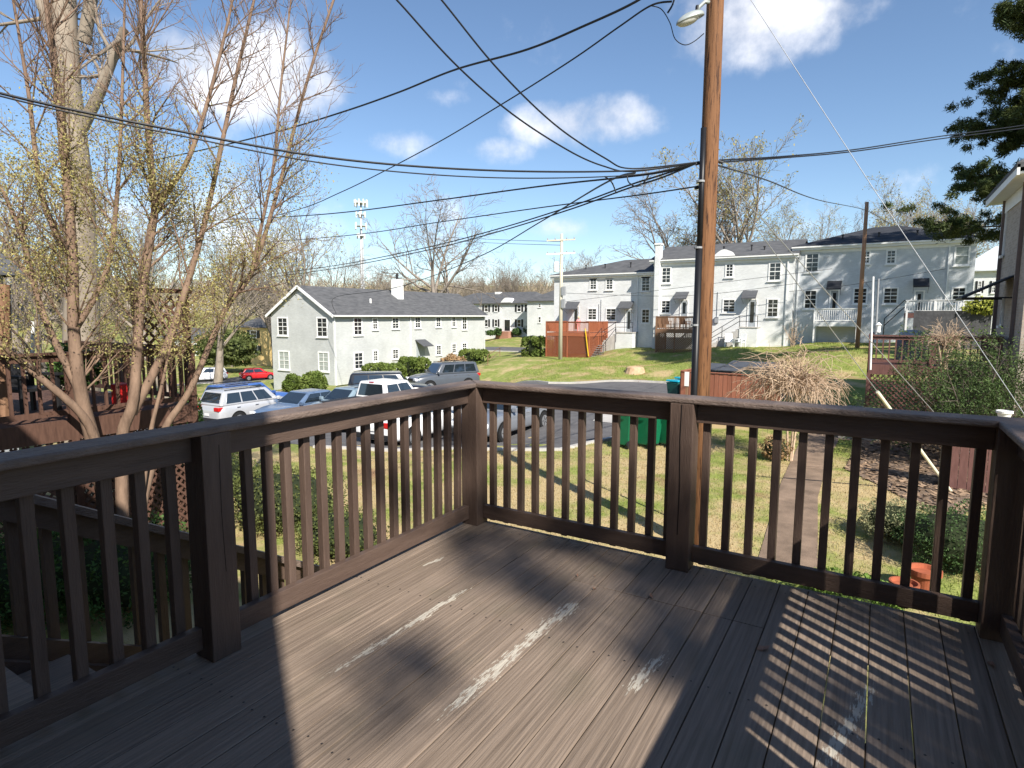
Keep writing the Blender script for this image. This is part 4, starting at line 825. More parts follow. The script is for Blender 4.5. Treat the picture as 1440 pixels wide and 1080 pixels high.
# plants, a table and chairs crowding the neighbour's deck
CLUTTER = [(-9.3, 1.6, .35, .8, 'spreading potted plant in the corner of the left deck'), (-9.4, -1.0, .3, .8, 'leafy dark potted plant by the near rail of the left deck')]
for i, (x, y) in enumerate(((-9.4, -.3), (-9.2, .9))): patio_chair(('dark patio chair on the left deck, nearer the timber post', 'dark patio chair on the left deck, nearer the lattice screen')[i], (x, y, -.18), R(60+50*i), M_dark)
tb = empty('patio_table', (-10.3, .4, -.18), 0, 'round dark patio table on the left deck', 'table')
MB().lathe([(.55, .70), (.55, .73)], 20).build('table_top', M_dark, tb, world=False); MB().lathe([(.25, 0), (.05, .05), (.04, .7)], 12).build('pedestal', M_dark, tb, world=False)
rc_ = atx(172, 545, -8.6); tag(MB().box(-8.75, -8.5, float(rc_[1])-.12, float(rc_[1])+.12, -.18, .22).build('red_cooler', mat('cooler_red', (.5, .02, .02), .4), bevel=.03), 'small red cooler on the left deck behind the stems', 'cooler')
# small neighbouring grey house side behind the left deck
ng = empty('grey_house', (-22, 3, -2.6), 0, 'grey sided house wall glimpsed behind the left deck and tree', 'house')
M_grys = mat('grey_siding', (.24, .26, .28), .8, var=.08, stretch=(1, 1, 12), scale=2)
MB().box(-28, -19.5, -6, 4.2, -3.5, 2.6).build('wall', M_grys, ng); mb = MB(); hip_roof(mb, -28.4, -19.1, -6.4, 4.6, 2.6, 4.4, 0, 0, 'y'); mb.build('roof', M_roof, ng)
window(ng, 'x+', 0.2, 1.2, .2, 1.6, -19.5)

# ================================================================ utility poles, lamp, wires
def wood_wear(t, c):
    tc = t.nodes.new('ShaderNodeTexCoord'); mp = t.nodes.new('ShaderNodeMapping'); mp.inputs['Scale'].default_value = (30, 30, 2.2); t.links.new(tc.outputs['Object'], mp.inputs[0])
    n = t.nodes.new('ShaderNodeTexNoise'); n.inputs['Scale'].default_value = 1; n.inputs['Detail'].default_value = 7; n.inputs['Roughness'].default_value = .7; t.links.new(mp.outputs[0], n.inputs['Vector'])
    mr = t.nodes.new('ShaderNodeMapRange'); t.links.new(n.outputs[0], mr.inputs[0]); mr.inputs[1].default_value = .53; mr.inputs[2].default_value = .62
    m = t.nodes.new('ShaderNodeMix'); m.data_type = 'RGBA'; t.links.new(mr.outputs[0], m.inputs[0]); t.links.new(c, m.inputs[6]); m.inputs[7].default_value = (.045, .02, .012, 1); return m.outputs[2]
M_pole = mat('creosote_pole', (.13, .058, .025), .8, col2=(.25, .12, .055), scale=1, stretch=(14, 14, .8), detail=8, bump=.6, bscale=2, wear=wood_wear)
PD = 9.9
pb_ = on_ground(977, 768); PX, PY = float(pb_[0]), float(pb_[1]); PZ = float(pb_[2])
pole = empty('utility_pole', (PX, PY, PZ), 0, 'tall brown wooden utility pole with black riser conduit and street lamp', 'pole')
top = Vector((PX, PY, 0))
def onpole(py): # height on the pole axis at image row py
    d = ray(720, py)
    lo, hi = -3.0, 14.0
    for _ in range(50):
        m_ = (lo+hi)/2; P = np.array([PX, PY, m_])-CAM; yy = 540-F_PX*(P@_u)/(P@_f)
        if yy > py: lo = m_
        else: hi = m_
    return lo
PT = 9.6
MB().tube([(PX, PY, PZ-.3), (PX, PY, 2), (PX, PY, 6), (PX, PY, PT)], [.148, .138, .125, .112], 20).build('pole_shaft', M_pole, pole, smooth=True)
side = np.array([-_r[0], -_r[1]]); z_c = onpole(182)
cxp, cyp = PX+side[0]*.125-_f[0]*.07, PY+side[1]*.125-_f[1]*.07
MB().tube([(cxp, cyp, PZ), (cxp, cyp, 2.4)], .058, 12).tube([(cxp, cyp, 2.3), (cxp, cyp, z_c)], .045, 12).build('riser_conduit', mat('black_conduit', (.012, .012, .014), .4), pole, smooth=True)
for z in (0.0, 1.2, 2.4, 3.4): MB().tube([(cxp+side[0]*.02, cyp+side[1]*.02, z), (cxp+side[0]*.02, cyp+side[1]*.02, z+.03)], .064, 12).build('conduit_strap', M_box, pole)
zl = onpole(8); zh = onpole(228)
# cobra-head street lamp on a short arm
lam = empty('street_lamp', (PX, PY, zl), 0, 'grey cobra head street lamp on a short arm at the pole', 'lamp')
def LP3(s, z): return (PX+side[0]*s-_f[0]*.05, PY+side[1]*s-_f[1]*.05, z)
M_lamp = mat('lamp_grey', (.33, .36, .35), .45, metal=.2)
MB().tube([LP3(.10, zl+.02), LP3(.17, zl+.03), LP3(.25, zl-.04), LP3(.30, zl-.13)], .028, 10).build('lamp_arm', M_lamp, lam, smooth=True)
hd = Vector(LP3(.38, zl-.22)); sd = Vector((side[0], side[1], 0)); fd = Vector((-_f[0], -_f[1], 0)).normalized()
def ell(c, ax, rx, ry, rz, z0=-1, z1=1, n=16, m=8, drop=0.0):
    vs = []; fs = []
    for j in range(m+1):
        t = z0+(z1-z0)*j/m; rr = math.sqrt(max(0, 1-t*t))
        for k in range(n): a_ = 2*math.pi*k/n; vs.append(c+ax*(rx*rr*math.cos(a_))+fd*(ry*rr*math.sin(a_))+Vector((0, 0, rz*t-drop*math.cos(a_)*rr)))
    for j in range(m):
        for k in range(n): fs.append((j*n+k, j*n+(k+1) % n, (j+1)*n+(k+1) % n, (j+1)*n+k))
    fs += [tuple(range(n-1, -1, -1)), tuple(m*n+k for k in range(n))]
    return vs, fs
MB().add(*ell(hd, sd, .21, .11, .11, -.05, 1, drop=.07)).build('lamp_head', M_lamp, lam, smooth=True)
MB().add(*ell(hd+sd*.03, sd, .17, .095, .085, -1, -.05, drop=.055)).build('lamp_lens', mat('lamp_lens', (.55, .55, .52), .2, spec=.5), lam, smooth=True)
MB().lathe([(.03, 0), (.03, .05), (.022, .07)], 10, tuple(hd+Vector((0, 0, .13))-sd*.10)).build('photo_cell', M_dark, lam)
# hardware on the pole
for z, s in ((zh, .14), (onpole(262), .14), (zh+.02, -.14)): MB().tube([(PX+side[0]*s*.8, PY+side[1]*s*.8, z), (PX+side[0]*(s*1.5), PY+side[1]*(s*1.5), z-.03)], .025, 8).build('wire_clamp', M_dark, pole)
p = on_ground(966, 640); sg = empty('marker_post', (PX+side[0]*.42, PY+side[1]*.42+1.0, PZ), 0, 'short white marker plate on a post beside the utility pole', 'sign')
q0 = aty(963, 552, PY+1.0); q1 = aty(968.5, 523, PY+1.0)
MB().box(q0[0]-.01, q1[0]+.01, PY+.985, PY+1.0, q0[2]+.12, q1[2]).build('plate', M_plast, sg); MB().bar(((q0[0]+q1[0])/2, PY+1.02, PZ), ((q0[0]+q1[0])/2, PY+1.02, q1[2]-.05), .04).build('stake', M_brnw, sg)

M_wire = mat('black_cable', (.012, .013, .016), .5)
M_steel = mat('galvanised_strand', (.36, .37, .38), .4, metal=.5)
def wire(name, label, pts, r, m=None, cat='wire', grp=None, sub=14):
    P = [Vector([float(c) for c in p]) for p in pts]; out = []
    for i in range(len(P)-1):           # Catmull-Rom through given points
        p0, p1, p2, p3 = P[max(i-1, 0)], P[i], P[i+1], P[min(i+2, len(P)-1)]
        for k in range(sub):
            t = k/sub; out.append(.5*((2*p1)+(p2-p0)*t+(2*p0-5*p1+4*p2-p3)*t*t+(3*p1-p0-3*p2+p3)*t**3))
    out.append(P[-1]); return tag(MB().tube(out, r*1.3, 6).build(name, m or M_wire), label, cat, grp)
HP = (PX+side[0]*.16, PY+side[1]*.16, zh)       # hook on the pole
def wpx(*tr): return [atd(px, py, d) for px, py, d in tr]
# spans that leave the pole to the left; depth eases from the pole to the far end
wire('power_cable', 'upper of the twin cables crossing the whole sky to the left', [HP]+wpx((890, 240, 9.2), (700, 240, 8.0), (480, 224, 7.0), (250, 184, 6.2), (0, 131, 5.6), (-260, 55, 5.2)), .011)
wire('power_cable', 'lower of the twin cables crossing the whole sky to the left', [HP]+wpx((890, 246, 9.2), (700, 250, 8.0), (480, 233, 7.0), (250, 190, 6.2), (0, 135, 5.6), (-260, 58, 5.2)), .007)
wire('service_cable', 'cable falling steeply from the top edge, left of its twin, to the pole splice', wpx((500, -60, 7.0), (558, 0, 7.2), (640, 90, 7.6), (720, 160, 8.1), (800, 212, 8.7), (850, 234, 9.0), (892, 241, 9.3))+[HP], .009)
wire('service_cable', 'cable falling steeply from the top edge, right of its twin, to the pole splice', wpx((570, -60, 7.2), (621, 0, 7.4), (700, 97, 7.8), (780, 175, 8.4), (850, 222, 8.9), (888, 237, 9.3))+[HP], .009)
wire('twisted_cable', 'thick twisted cable from the upper middle edge sinking behind the left tree', wpx((960, -45, 9.5), (898, 0, 9.8), (820, 37, 10.5), (740, 70, 11.5), (640, 98, 13), (560, 130, 14.5), (480, 158, 16), (380, 188, 18), (270, 214, 21), (120, 245, 26)), .016)
wire('service_cable', 'long cable from near the street lamp sinking left towards the bare trees', wpx((945, 2, 9.9), (915, 8, 10), (870, 38, 10.6), (800, 87, 11.8), (700, 150, 14), (600, 209, 17), (480, 270, 21), (400, 300, 25), (250, 335, 34)), .012)
wire('lamp_lead', 'thin looped lead hanging under the street lamp', wpx((915, 8, 10), (930, 13, 10), (942, 32, 10), (949, 54, 10), (962, 63, 10), (975, 59, 10), (990, 47, 9.95)), .006)
wire('cable_tail', 'short dark cable end at the top edge beside the lamp', wpx((950, -10, 10), (946, 6, 10), (939, 18, 10)), .012)
wire('trunk_cable', 'cable sagging left from the pole above the cell tower', [HP]+wpx((930, 242, 10.2), (870, 250, 11), (760, 262, 13), (620, 281, 16), (480, 299, 20), (380, 306, 24), (250, 312, 30)), .013)
wire('guy_strand', 'thin strand leaving the pole lower down towards the bare tree', [(PX+side[0]*.16, PY+side[1]*.16, onpole(262))]+wpx((900, 274, 10.8), (760, 292, 13), (620, 312, 16), (480, 332, 20), (300, 346, 28)), .009)
for i, (dy, lab) in enumerate(((0, 'upper of two close cables sloping down to the left past the gabled roof'), (4, 'lower of two close cables sloping down to the left past the gabled roof'))):
    wire('trunk_cable', lab, [HP]+wpx((930, 246+dy, 10.4), (880, 262+dy, 11.4), (800, 291+dy, 13.5), (700, 322+dy, 17), (600, 348+dy, 21), (480, 372+dy, 28), (380, 386+dy, 36)), .012)
wire('service_drop', 'service drop curving down from the splice to the gabled roof', wpx((893, 243, 9.4), (850, 258, 11), (760, 312, 16), (680, 358, 22), (600, 391, 30), (540, 408, 36), (470, 419, 43))+[(GX1, GY0+.4, ze-.1)], .013)
wire('power_cable', 'upper of the twin cables leaving the pole to the right through the pine', [(PX-side[0]*.16, PY-side[1]*.16, zh+.03)]+wpx((1100, 220, 10.8), (1200, 210.5, 12), (1320, 192, 13.6), (1440, 176, 15.5), (1600, 150, 18)), .010)
wire('power_cable', 'lower of the twin cables leaving the pole to the right through the pine', [(PX-side[0]*.16, PY-side[1]*.16, zh)]+wpx((1100, 222, 10.8), (1200, 213, 12), (1320, 195.5, 13.6), (1440, 180, 15.5), (1600, 155, 18)), .010)
wire('drop_splice', 'short jumper loop of cable by the pole splice', wpx((882, 247, 9.5), (884, 256, 9.5), (893, 262, 9.5), (903, 259, 9.5), (912, 247, 9.6)), .008)
wire('drop_splice', 'short cable tail with a pale tip left of the pole splice', wpx((850, 248, 9.3), (860, 256, 9.3), (866, 270, 9.3)), .009)
P2 = on_ground(1206, 482); P2 = atd(1206, 481, 32); p2z = gz(P2[0], P2[1])
p2 = empty('utility_pole', (P2[0], P2[1], p2z), 0, 'slim reddish wooden pole standing on the lawn before the grey house', 'pole')
zt2 = float(aty(1209, 285, P2[1])[2]); MB().tube([(P2[0], P2[1], p2z-.3), (P2[0], P2[1], zt2)], [.115, .09], 14).build('pole_shaft', mat('red_cedar_pole', (.34, .17, .09), .8, col2=(.48, .27, .16), scale=1, stretch=(10, 10, .8)), p2, smooth=True)
M_wl = mat('far_cable', (.05, .05, .055), .5)
wire('service_drop', 'cable from the big pole down to the slim pole and on to the grey house', [(PX-side[0]*.14, PY-side[1]*.14, zh-.05)]+wpx((1080, 254, 13), (1150, 281, 20))+[(P2[0], P2[1], float(aty(1208, 297, P2[1])[2]))]+wpx((1260, 318, 37))+[tuple(aty(1330, 341, yC-.3))], .012, M_wl)
wire('service_drop', 'thin cable from the slim pole to the meter of the grey house', [(P2[0], P2[1], float(aty(1208, 372, P2[1])[2]))]+wpx((1212, 390, 34))+[tuple(aty(1230, 412, yC-.1))], .010, M_wl)
for i, (a, b, m_, lab) in enumerate((((790, 412), (1125, 398), (960, 416), 'thin cable strung along the white house fronts'), ((790, 425), (1170, 378), (960, 404), 'thin cable rising along the house fronts to the grey house'), ((1110, 410), (1330, 378), (1200, 400), 'thin cable draped over the grey house front'))):
    wire('house_cable', lab, [tuple(aty(a[0], a[1], yB-1.5)), tuple(aty(m_[0], m_[1], yB-1.6)), tuple(aty(b[0], b[1], yB-1.5))], .012, M_wl)
# guy wires with pale guards
M_guard = mat('guy_guard', (.68, .66, .50), .5, var=.1)
an1 = on_ground(1338, 692)
g1 = empty('guy_wire', tuple(an1), 0, 'steel guy wire with a pale guard tube anchored in the mulch bed', 'guy wire')
A1 = Vector(an1); T1 = Vector((PX-side[0]*.13, PY-side[1]*.13, onpole(246))); MB().tube([T1, A1], .007, 6).build('strand', M_steel, g1)
def proj_t(T, A, py):
    lo, hi = 0., 1.
    for _ in range(40):
        m_ = (lo+hi)/2; P = np.array(T.lerp(A, m_))-CAM; yy = 540-F_PX*(P@_u)/(P@_f)
        if yy < py: lo = m_
        else: hi = m_
    return lo
t0 = proj_t(T1, A1, 551); MB().tube([T1.lerp(A1, t0), A1], .032, 8).build('guard', M_guard, g1)
an2 = on_ground(1392, 668); A2 = Vector(an2); g2 = empty('guy_wire', tuple(an2), 0, 'bare steel guy wire crossing before the maroon deck', 'guy wire'); T2 = Vector((PX-side[0]*.13, PY-side[1]*.13, onpole(238))); MB().tube([T2, A2], .008, 6).build('strand', M_steel, g2)
A3 = Vector(atd(1500, 672, 8.2)); A3.z = gz(A3.x, A3.y); g3 = empty('guy_wire', tuple(A3), 0, 'long pale guy wire running from the top edge down to the right', 'guy wire')
mid = Vector(atd(1230, 268, 9.4)); dirg = (mid-A3).normalized()
MB().tube([A3, Vector(atd(1440, 582, 8.6)), mid, Vector(atd(1056, 0, 9.9)), Vector(atd(1030, -40, 9.95))], .0055, 6).build('strand', M_steel, g3)

# third pole with crossarms by the red deck
q = on_ground(787, 504); q = atd(788, 503, 49); z3 = gz(q[0], q[1]); p3 = empty('utility_pole', (q[0], q[1], z3), 0, 'pale weathered utility pole with two crossarms and transformer by the red deck', 'pole')
M_pole3 = mat('weathered_pole', (.42, .38, .29), .85, col2=(.55, .52, .42), scale=1, stretch=(10, 10, .8), detail=7)
zt3 = float(aty(787, 329, q[1])[2]); MB().tube([(q[0], q[1], z3-.3), (q[0], q[1], zt3)], [.17, .11], 12).build('pole_shaft', M_pole3, p3, smooth=True)
for py, hw, m_ in ((338, 1.15, M_pole3), (357, 1.15, M_white)):
    z = float(aty(787, py, q[1])[2]); a_ = Vector((q[0]-_r[0]*hw, q[1]-_r[1]*hw-.12, z-.05)); b_ = Vector((q[0]+_r[0]*hw, q[1]+_r[1]*hw-.12, z+.05)); arm = MB().bar(a_, b_, .09, .11).build('crossarm', m_, p3)
    for t in (.04, .3, .7, .96): c_ = a_.lerp(b_, t); MB().lathe([(.02, 0), (.05, .04), (.05, .1), (.02, .16)], 8, (c_.x, c_.y, c_.z+.05)).build('insulator', M_box, arm)
zt_t = float(aty(787, 375, q[1])[2]); MB().lathe([(.02, .85), (.2, .82), (.22, .7), (.22, .05), (.18, 0)][::-1], 14, (q[0]-_r[0]*.42, q[1]-_r[1]*.42, zt_t-.45)).build('transformer', M_plast, p3)
for dz, w_ in ((1.6, .3), (2.6, .25)): MB().box(q[0]+.12, q[0]+.12+w_, q[1]-.2, q[1]+.05, zt_t-dz-.7, zt_t-dz).build('equipment_box', M_box, p3)
for py in (348, 343): wire('far_line', 'thin distribution line leaving the crossarm pole to the left, %s strand' % ('lower' if py == 348 else 'upper'), [(q[0], q[1], float(aty(787, py-3, q[1])[2]))]+wpx((700, py-6, 60), (620, py-10, 75)), .015, M_wl)
# cell tower
ct = atd(507.5, 405, 230); ctw = empty('cell_tower', (ct[0], ct[1], gz(ct[0], ct[1])), 0, 'slim grey cell tower with tiers of white antennas far behind the gabled roof', 'tower')
def ctp(px, py): return atd(px, py, 230)
M_tow = mat('tower_grey', (.42, .44, .46), .5)
MB().tube([(ct[0], ct[1], -6), ctp(507.5, 286)], [.9, .35], 10).build('mast', M_tow, ctw, smooth=True); MB().tube([(ct[0]+1.6, ct[1], -6), ctp(509.8, 330)], .25, 6).build('feed_line', M_tow, ctw)
for py, n_a, h_, rad in ((286, 9, 2.6, 2.4), (302, 5, 2.2, 1.7), (318, 6, 2.6, 2.2), (332, 4, 2.0, 1.5)):
    c_ = Vector(ctp(507.5, py)); MB().lathe([(rad, -.1), (rad, .1)], 12, tuple(c_)).build('platform', M_tow, ctw)
    for k in range(n_a): a_ = 6.283*k/n_a+.3; MB().box(c_.x+rad*math.cos(a_)-.22, c_.x+rad*math.cos(a_)+.22, c_.y+rad*math.sin(a_)-.15, c_.y+rad*math.sin(a_)+.15, c_.z-h_/2, c_.z+h_/2).build('antenna', M_plast, ctw)

# ================================================================ dumpster enclosure, bins
fe = empty('fence_enclosure', tuple(on_ground(1010, 595)), 0, 'red brown board fence enclosure around the dumpsters', 'fence')
fa = on_ground(956, 592); fb_ = on_ground(1092, 603); fa[2] = gz(fa[0], fa[1]); ftop = atd(1000, 522, float((np.array(fa)-CAM)@_f))[2]
nb = 17; fv = np.array(fb_[:2])-np.array(fa[:2]); fl = np.linalg.norm(fv); fu = fv/fl; fn = np.array([-fu[1], fu[0]])
def fence_run(o, u, Lr, n, hz):
    zg0 = gz(*o)
    for i in range(n):
        a = o+u*Lr*i/n; b = o+u*(Lr*(i+1)/n-.012); nn = np.array([-u[1], u[0]])*.011*(1 if i % 2 else -1)*.4
        mb = MB(); mb.bar((*((a+b)/2+nn), gz(*a)-.05), (*((a+b)/2+nn), hz+random.uniform(-.01, .01)), np.linalg.norm(b-a), .02, up=(-u[1], u[0], 0)); mb.build('fence_board', M_fenw, fe)
    for z in (zg0+.35, hz-.35): MB().bar((*(o+np.array([-u[1], u[0]])*.04), z), (*(o+u*Lr+np.array([-u[1], u[0]])*.04), z), .04, .09).build('fence_rail', M_fenw, fe)
    MB().bar((*o, hz+.03), (*(o+u*Lr), hz+.03), .09, .03).build('fence_cap', M_fenw, fe)
fence_run(np.array(fa[:2]), fu, fl, 22, ftop); fence_run(np.array(fa[:2])+fn*.02, fn, 2.6, 14, ftop)
for k in (0, .5, 1.0): q = np.array(fa[:2])+fu*fl*k+fn*.07; MB().box(q[0]-.05, q[0]+.05, q[1]-.05, q[1]+.05, gz(*q)-.1, ftop+.02).build('fence_post', M_fenw, fe)
M_lid = mat('dumpster_lid', (.07, .075, .085), .6, var=.2); M_dmp = mat('dumpster_body', (.05, .07, .06), .6)
for i in range(2):
    c = np.array(fa[:2])+fu*(fl*(.34+.28*i))+fn*(1.0+.55*i); z0 = gz(*c); dp = empty('dumpster', (c[0], c[1], z0), math.atan2(fu[1], fu[0]), ('dumpster with grey lids inside the fence beside the pole' if i == 0 else 'second dumpster with grey lids deeper in the enclosure'), 'dumpster')
    h = ftop-z0+.1+.1*i
    MB().box(-.85, .85, -.5, .5, .1, h-.05).build('body', M_dmp, dp, world=False)
    for s in (-1, 1): MB().add([(s*.02, -.55, h-.03), (s*.88, -.55, h-.03), (s*.88, .55, h+.12), (s*.02, .55, h+.12), (s*.02, -.55, h), (s*.88, -.55, h), (s*.88, .55, h+.15), (s*.02, .55, h+.15)], [(0, 1, 2, 3), (7, 6, 5, 4), (0, 4, 5, 1), (1, 5, 6, 2), (2, 6, 7, 3), (3, 7, 4, 0)]).build('lid', M_lid, dp, world=False)
M_plate_s = mat('bin_sticker', (.6, .66, .62), .6, var=.2, scale=20)
def cart(label, loc, rz, body, lid):
    c = empty('wheeled_bin', loc, rz, label, 'bin')
    vs = [(-.22, -.26, .08), (.22, -.26, .08), (.22, .24, .08), (-.22, .24, .08), (-.29, -.36, 1.0), (.29, -.36, 1.0), (.29, .33, 1.0), (-.29, .33, 1.0)]
    MB().add(vs, [(0, 3, 2, 1), (4, 5, 6, 7), (0, 1, 5, 4), (1, 2, 6, 5), (2, 3, 7, 6), (3, 0, 4, 7)]).build('bin_body', body, c, world=False, bevel=.03)
    MB().add([(-.31, -.40, 1.01), (.31, -.40, 1.01), (.31, .36, 1.03), (-.31, .36, 1.03), (-.29, -.36, 1.06), (.29, -.36, 1.06), (.29, .33, 1.10), (-.29, .33, 1.10)], [(0, 3, 2, 1), (4, 5, 6, 7), (0, 1, 5, 4), (1, 2, 6, 5), (2, 3, 7, 6), (3, 0, 4, 7)]).build('bin_lid', lid, c, world=False, bevel=.02)
    MB().add([(-.15, -.362, .80), (.15, -.362, .80), (.15, -.372, .94), (-.15, -.372, .94)], [(0, 1, 2, 3)]).build('sticker', M_plate_s, c, world=False)
    MB().tube([(-.24, .40, .98), (.24, .40, .98)], .018, 6).build('handle', body, c, world=False)
    for s in (-1, 1): MB().lathe([(.06, 0), (.12, .005), (.12, .05), (.06, .055)], 14, (s*.25-.028, .26, .12), 'x').build('wheel', M_dark, c, world=False)
    return c
M_grn = mat('bin_green', (.005, .115, .052), .45, var=.1, spec=.4); M_teal = mat('bin_teal', (.01, .30, .42), .4, var=.1); M_dgrn = mat('bin_dark_green', (.01, .07, .06), .5)
for px, py, rz, lab in ((880, 628, -.5, 'green wheeled bin at the left end of the row on the grass'), (911, 628, -.6, 'green wheeled bin between its two neighbours'), (942, 627, -.7, 'green wheeled bin nearest the wooden deck post, wheels showing')):
    q = on_ground(px, py); cart(lab, tuple(q), rz+R(200), M_grn, M_grn)
for px, py, lab in ((951, 571, 'teal lidded wheeled bin beside the board fence corner'), (962, 566, 'second teal lidded bin against the board fence')):
    q = on_ground(px, py); cart(lab, tuple(q), R(160), M_dgrn, M_teal)
# tree stump on the bank, utility lids
q = on_ground(893, 523); sm = MB().lathe([(.75, -.2), (.62, .1), (.55, .28), (.42, .34), (.05, .30)], 14, tuple(q)).build('tree_stump', mat('stump_wood', (.40, .24, .13), .9, col2=(.55, .42, .28), scale=4, bump=1, bscale=6)); tag(sm, 'pale cut tree stump on the green bank', 'stump')

# ================================================================ small person on the red deck
q = aty(813.5, 462, yA-2.4); zfl = dA.location.z
M_skin = mat('skin', (.55, .34, .25), .6, var=.05); M_pink = mat('pink_top', (.72, .30, .30), .8, var=.08); M_hair = mat('blond_hair', (.62, .48, .28), .7)
zf_A = float(aty(800, 468, yA-4.0)[2])
def person(label, loc, rz, h=1.25):
    o = empty('person', loc, rz, label, 'person'); s = h/1.7
    J = {'pel': (0, 0, .92), 'sp': (0, 0, 1.15), 'ch': (0, .01, 1.34), 'nk': (0, 0, 1.45), 'hd': (0, -.02, 1.58), 'ht': (0, -.01, 1.68), 'ls': (-.17, 0, 1.37), 'le': (-.24, -.04, 1.12), 'lh': (-.2, -.2, .98), 'rs': (.17, 0, 1.37), 're': (.24, -.04, 1.12), 'rh': (.2, -.2, .98), 'lk': (-.1, -.02, .5), 'lf': (-.1, 0, .08), 'lt': (-.1, -.14, .04), 'rk': (.1, -.02, .5), 'rf': (.1, 0, .08), 'rt': (.1, -.14, .04), 'lhp': (-.09, 0, .88), 'rhp': (.09, 0, .88)}
    E_ = [('pel', 'sp'), ('sp', 'ch'), ('ch', 'nk'), ('nk', 'hd'), ('hd', 'ht'), ('ch', 'ls'), ('ls', 'le'), ('le', 'lh'), ('ch', 'rs'), ('rs', 're'), ('re', 'rh'), ('pel', 'lhp'), ('lhp', 'lk'), ('lk', 'lf'), ('lf', 'lt'), ('pel', 'rhp'), ('rhp', 'rk'), ('rk', 'rf'), ('rf', 'rt')]
    rad = {'pel': .13, 'sp': .12, 'ch': .13, 'nk': .055, 'hd': .095, 'ht': .07, 'ls': .06, 'le': .045, 'lh': .035, 'rs': .06, 're': .045, 'rh': .035, 'lhp': .09, 'rhp': .09, 'lk': .06, 'rk': .06, 'lf': .045, 'rf': .045, 'lt': .035, 'rt': .035}
    ks = list(J); me = bpy.data.meshes.new('body'); me.from_pydata([tuple(c*s for c in J[k]) for k in ks], [(ks.index(a), ks.index(b)) for a, b in E_], []); b = bpy.data.objects.new('body', me); link(b, o)
    b.modifiers.new('skin', 'SKIN')
    for i, k in enumerate(ks): v = me.skin_vertices[0].data[i]; v.radius = (rad[k]*s, rad[k]*s); v.use_root = (k == 'pel')
    sb = b.modifiers.new('sub', 'SUBSURF'); sb.levels = 1; sb.render_levels = 2; me.materials.append(M_pink)
    MB().lathe([(.02, .11), (.07, .07), (.088, 0), (.075, -.08), (.03, -.12)][::-1], 14, (0, -.03*s, 1.60*s)).build('face', M_skin, o, world=False, smooth=True)
    MB().lathe([(.02, .12), (.08, .10), (.108, .03), (.105, -.06), (.09, -.1)][::-1], 14, (0, .015*s, 1.63*s)).build('hair', M_hair, o, world=False, smooth=True)
    return o
person('person in a pink top standing at the rail of the red deck', (q[0], yA-2.4, zf_A), R(20), 1.35)
# ================================================================ cars
M_tyre = mat('tyre', (.015, .015, .016), .8); M_rim = mat('rim', (.42, .43, .45), .3, metal=.7); M_cglass = mat('car_glass', (.014, .02, .025), .03, var=.1, spec=1.0, coat=1.0); M_well = mat('wheel_well', (.006, .006, .006), .9)
M_red = mat('tail_light', (.45, .01, .01), .25, spec=.6); M_head = mat('head_light', (.75, .76, .78), .15, spec=.6); M_blackp = mat('black_plastic', (.018, .018, .02), .6)
M_chrome = mat('chrome', (.6, .6, .62), .15, metal=.9); M_plate = mat('number_plate', (.7, .7, .68), .5)
def paint(n, c, metal=.0): return mat('paint_'+n, c, .28, var=.03, spec=.5, coat=.6, metal=metal)
SPEC = {  # L, W, belt, hood height, roof, rear base, windshield base, roof rear, roof front (y, nose +), ground clearance, wheel radius, axle y
 'sedan': dict(L=4.75, W=1.84, belt=.96, hood=.90, boot=1.0, roof=1.46, rb=-1.85, fb=.95, rr=-1.15, rf=.15, wr=.33, ax=(1.42, -1.38)),
 'hatch': dict(L=4.3, W=1.8, belt=1.0, hood=.95, boot=1.0, roof=1.52, rb=-2.05, fb=1.0, rr=-1.65, rf=.25, wr=.33, ax=(1.32, -1.3)),
 'suv': dict(L=4.85, W=1.92, belt=1.12, hood=1.08, boot=1.12, roof=1.74, rb=-2.32, fb=1.0, rr=-2.0, rf=.35, wr=.37, ax=(1.45, -1.42)),
 'boxy': dict(L=4.8, W=1.9, belt=1.2, hood=1.14, boot=1.2, roof=1.86, rb=-2.33, fb=.95, rr=-2.15, rf=.45, wr=.39, ax=(1.42, -1.4)),
 'pickup': dict(L=5.8, W=2.0, belt=1.22, hood=1.18, boot=1.22, roof=1.92, rb=-.75, fb=1.45, rr=-.62, rf=.85, wr=.40, ax=(1.85, -1.75))}
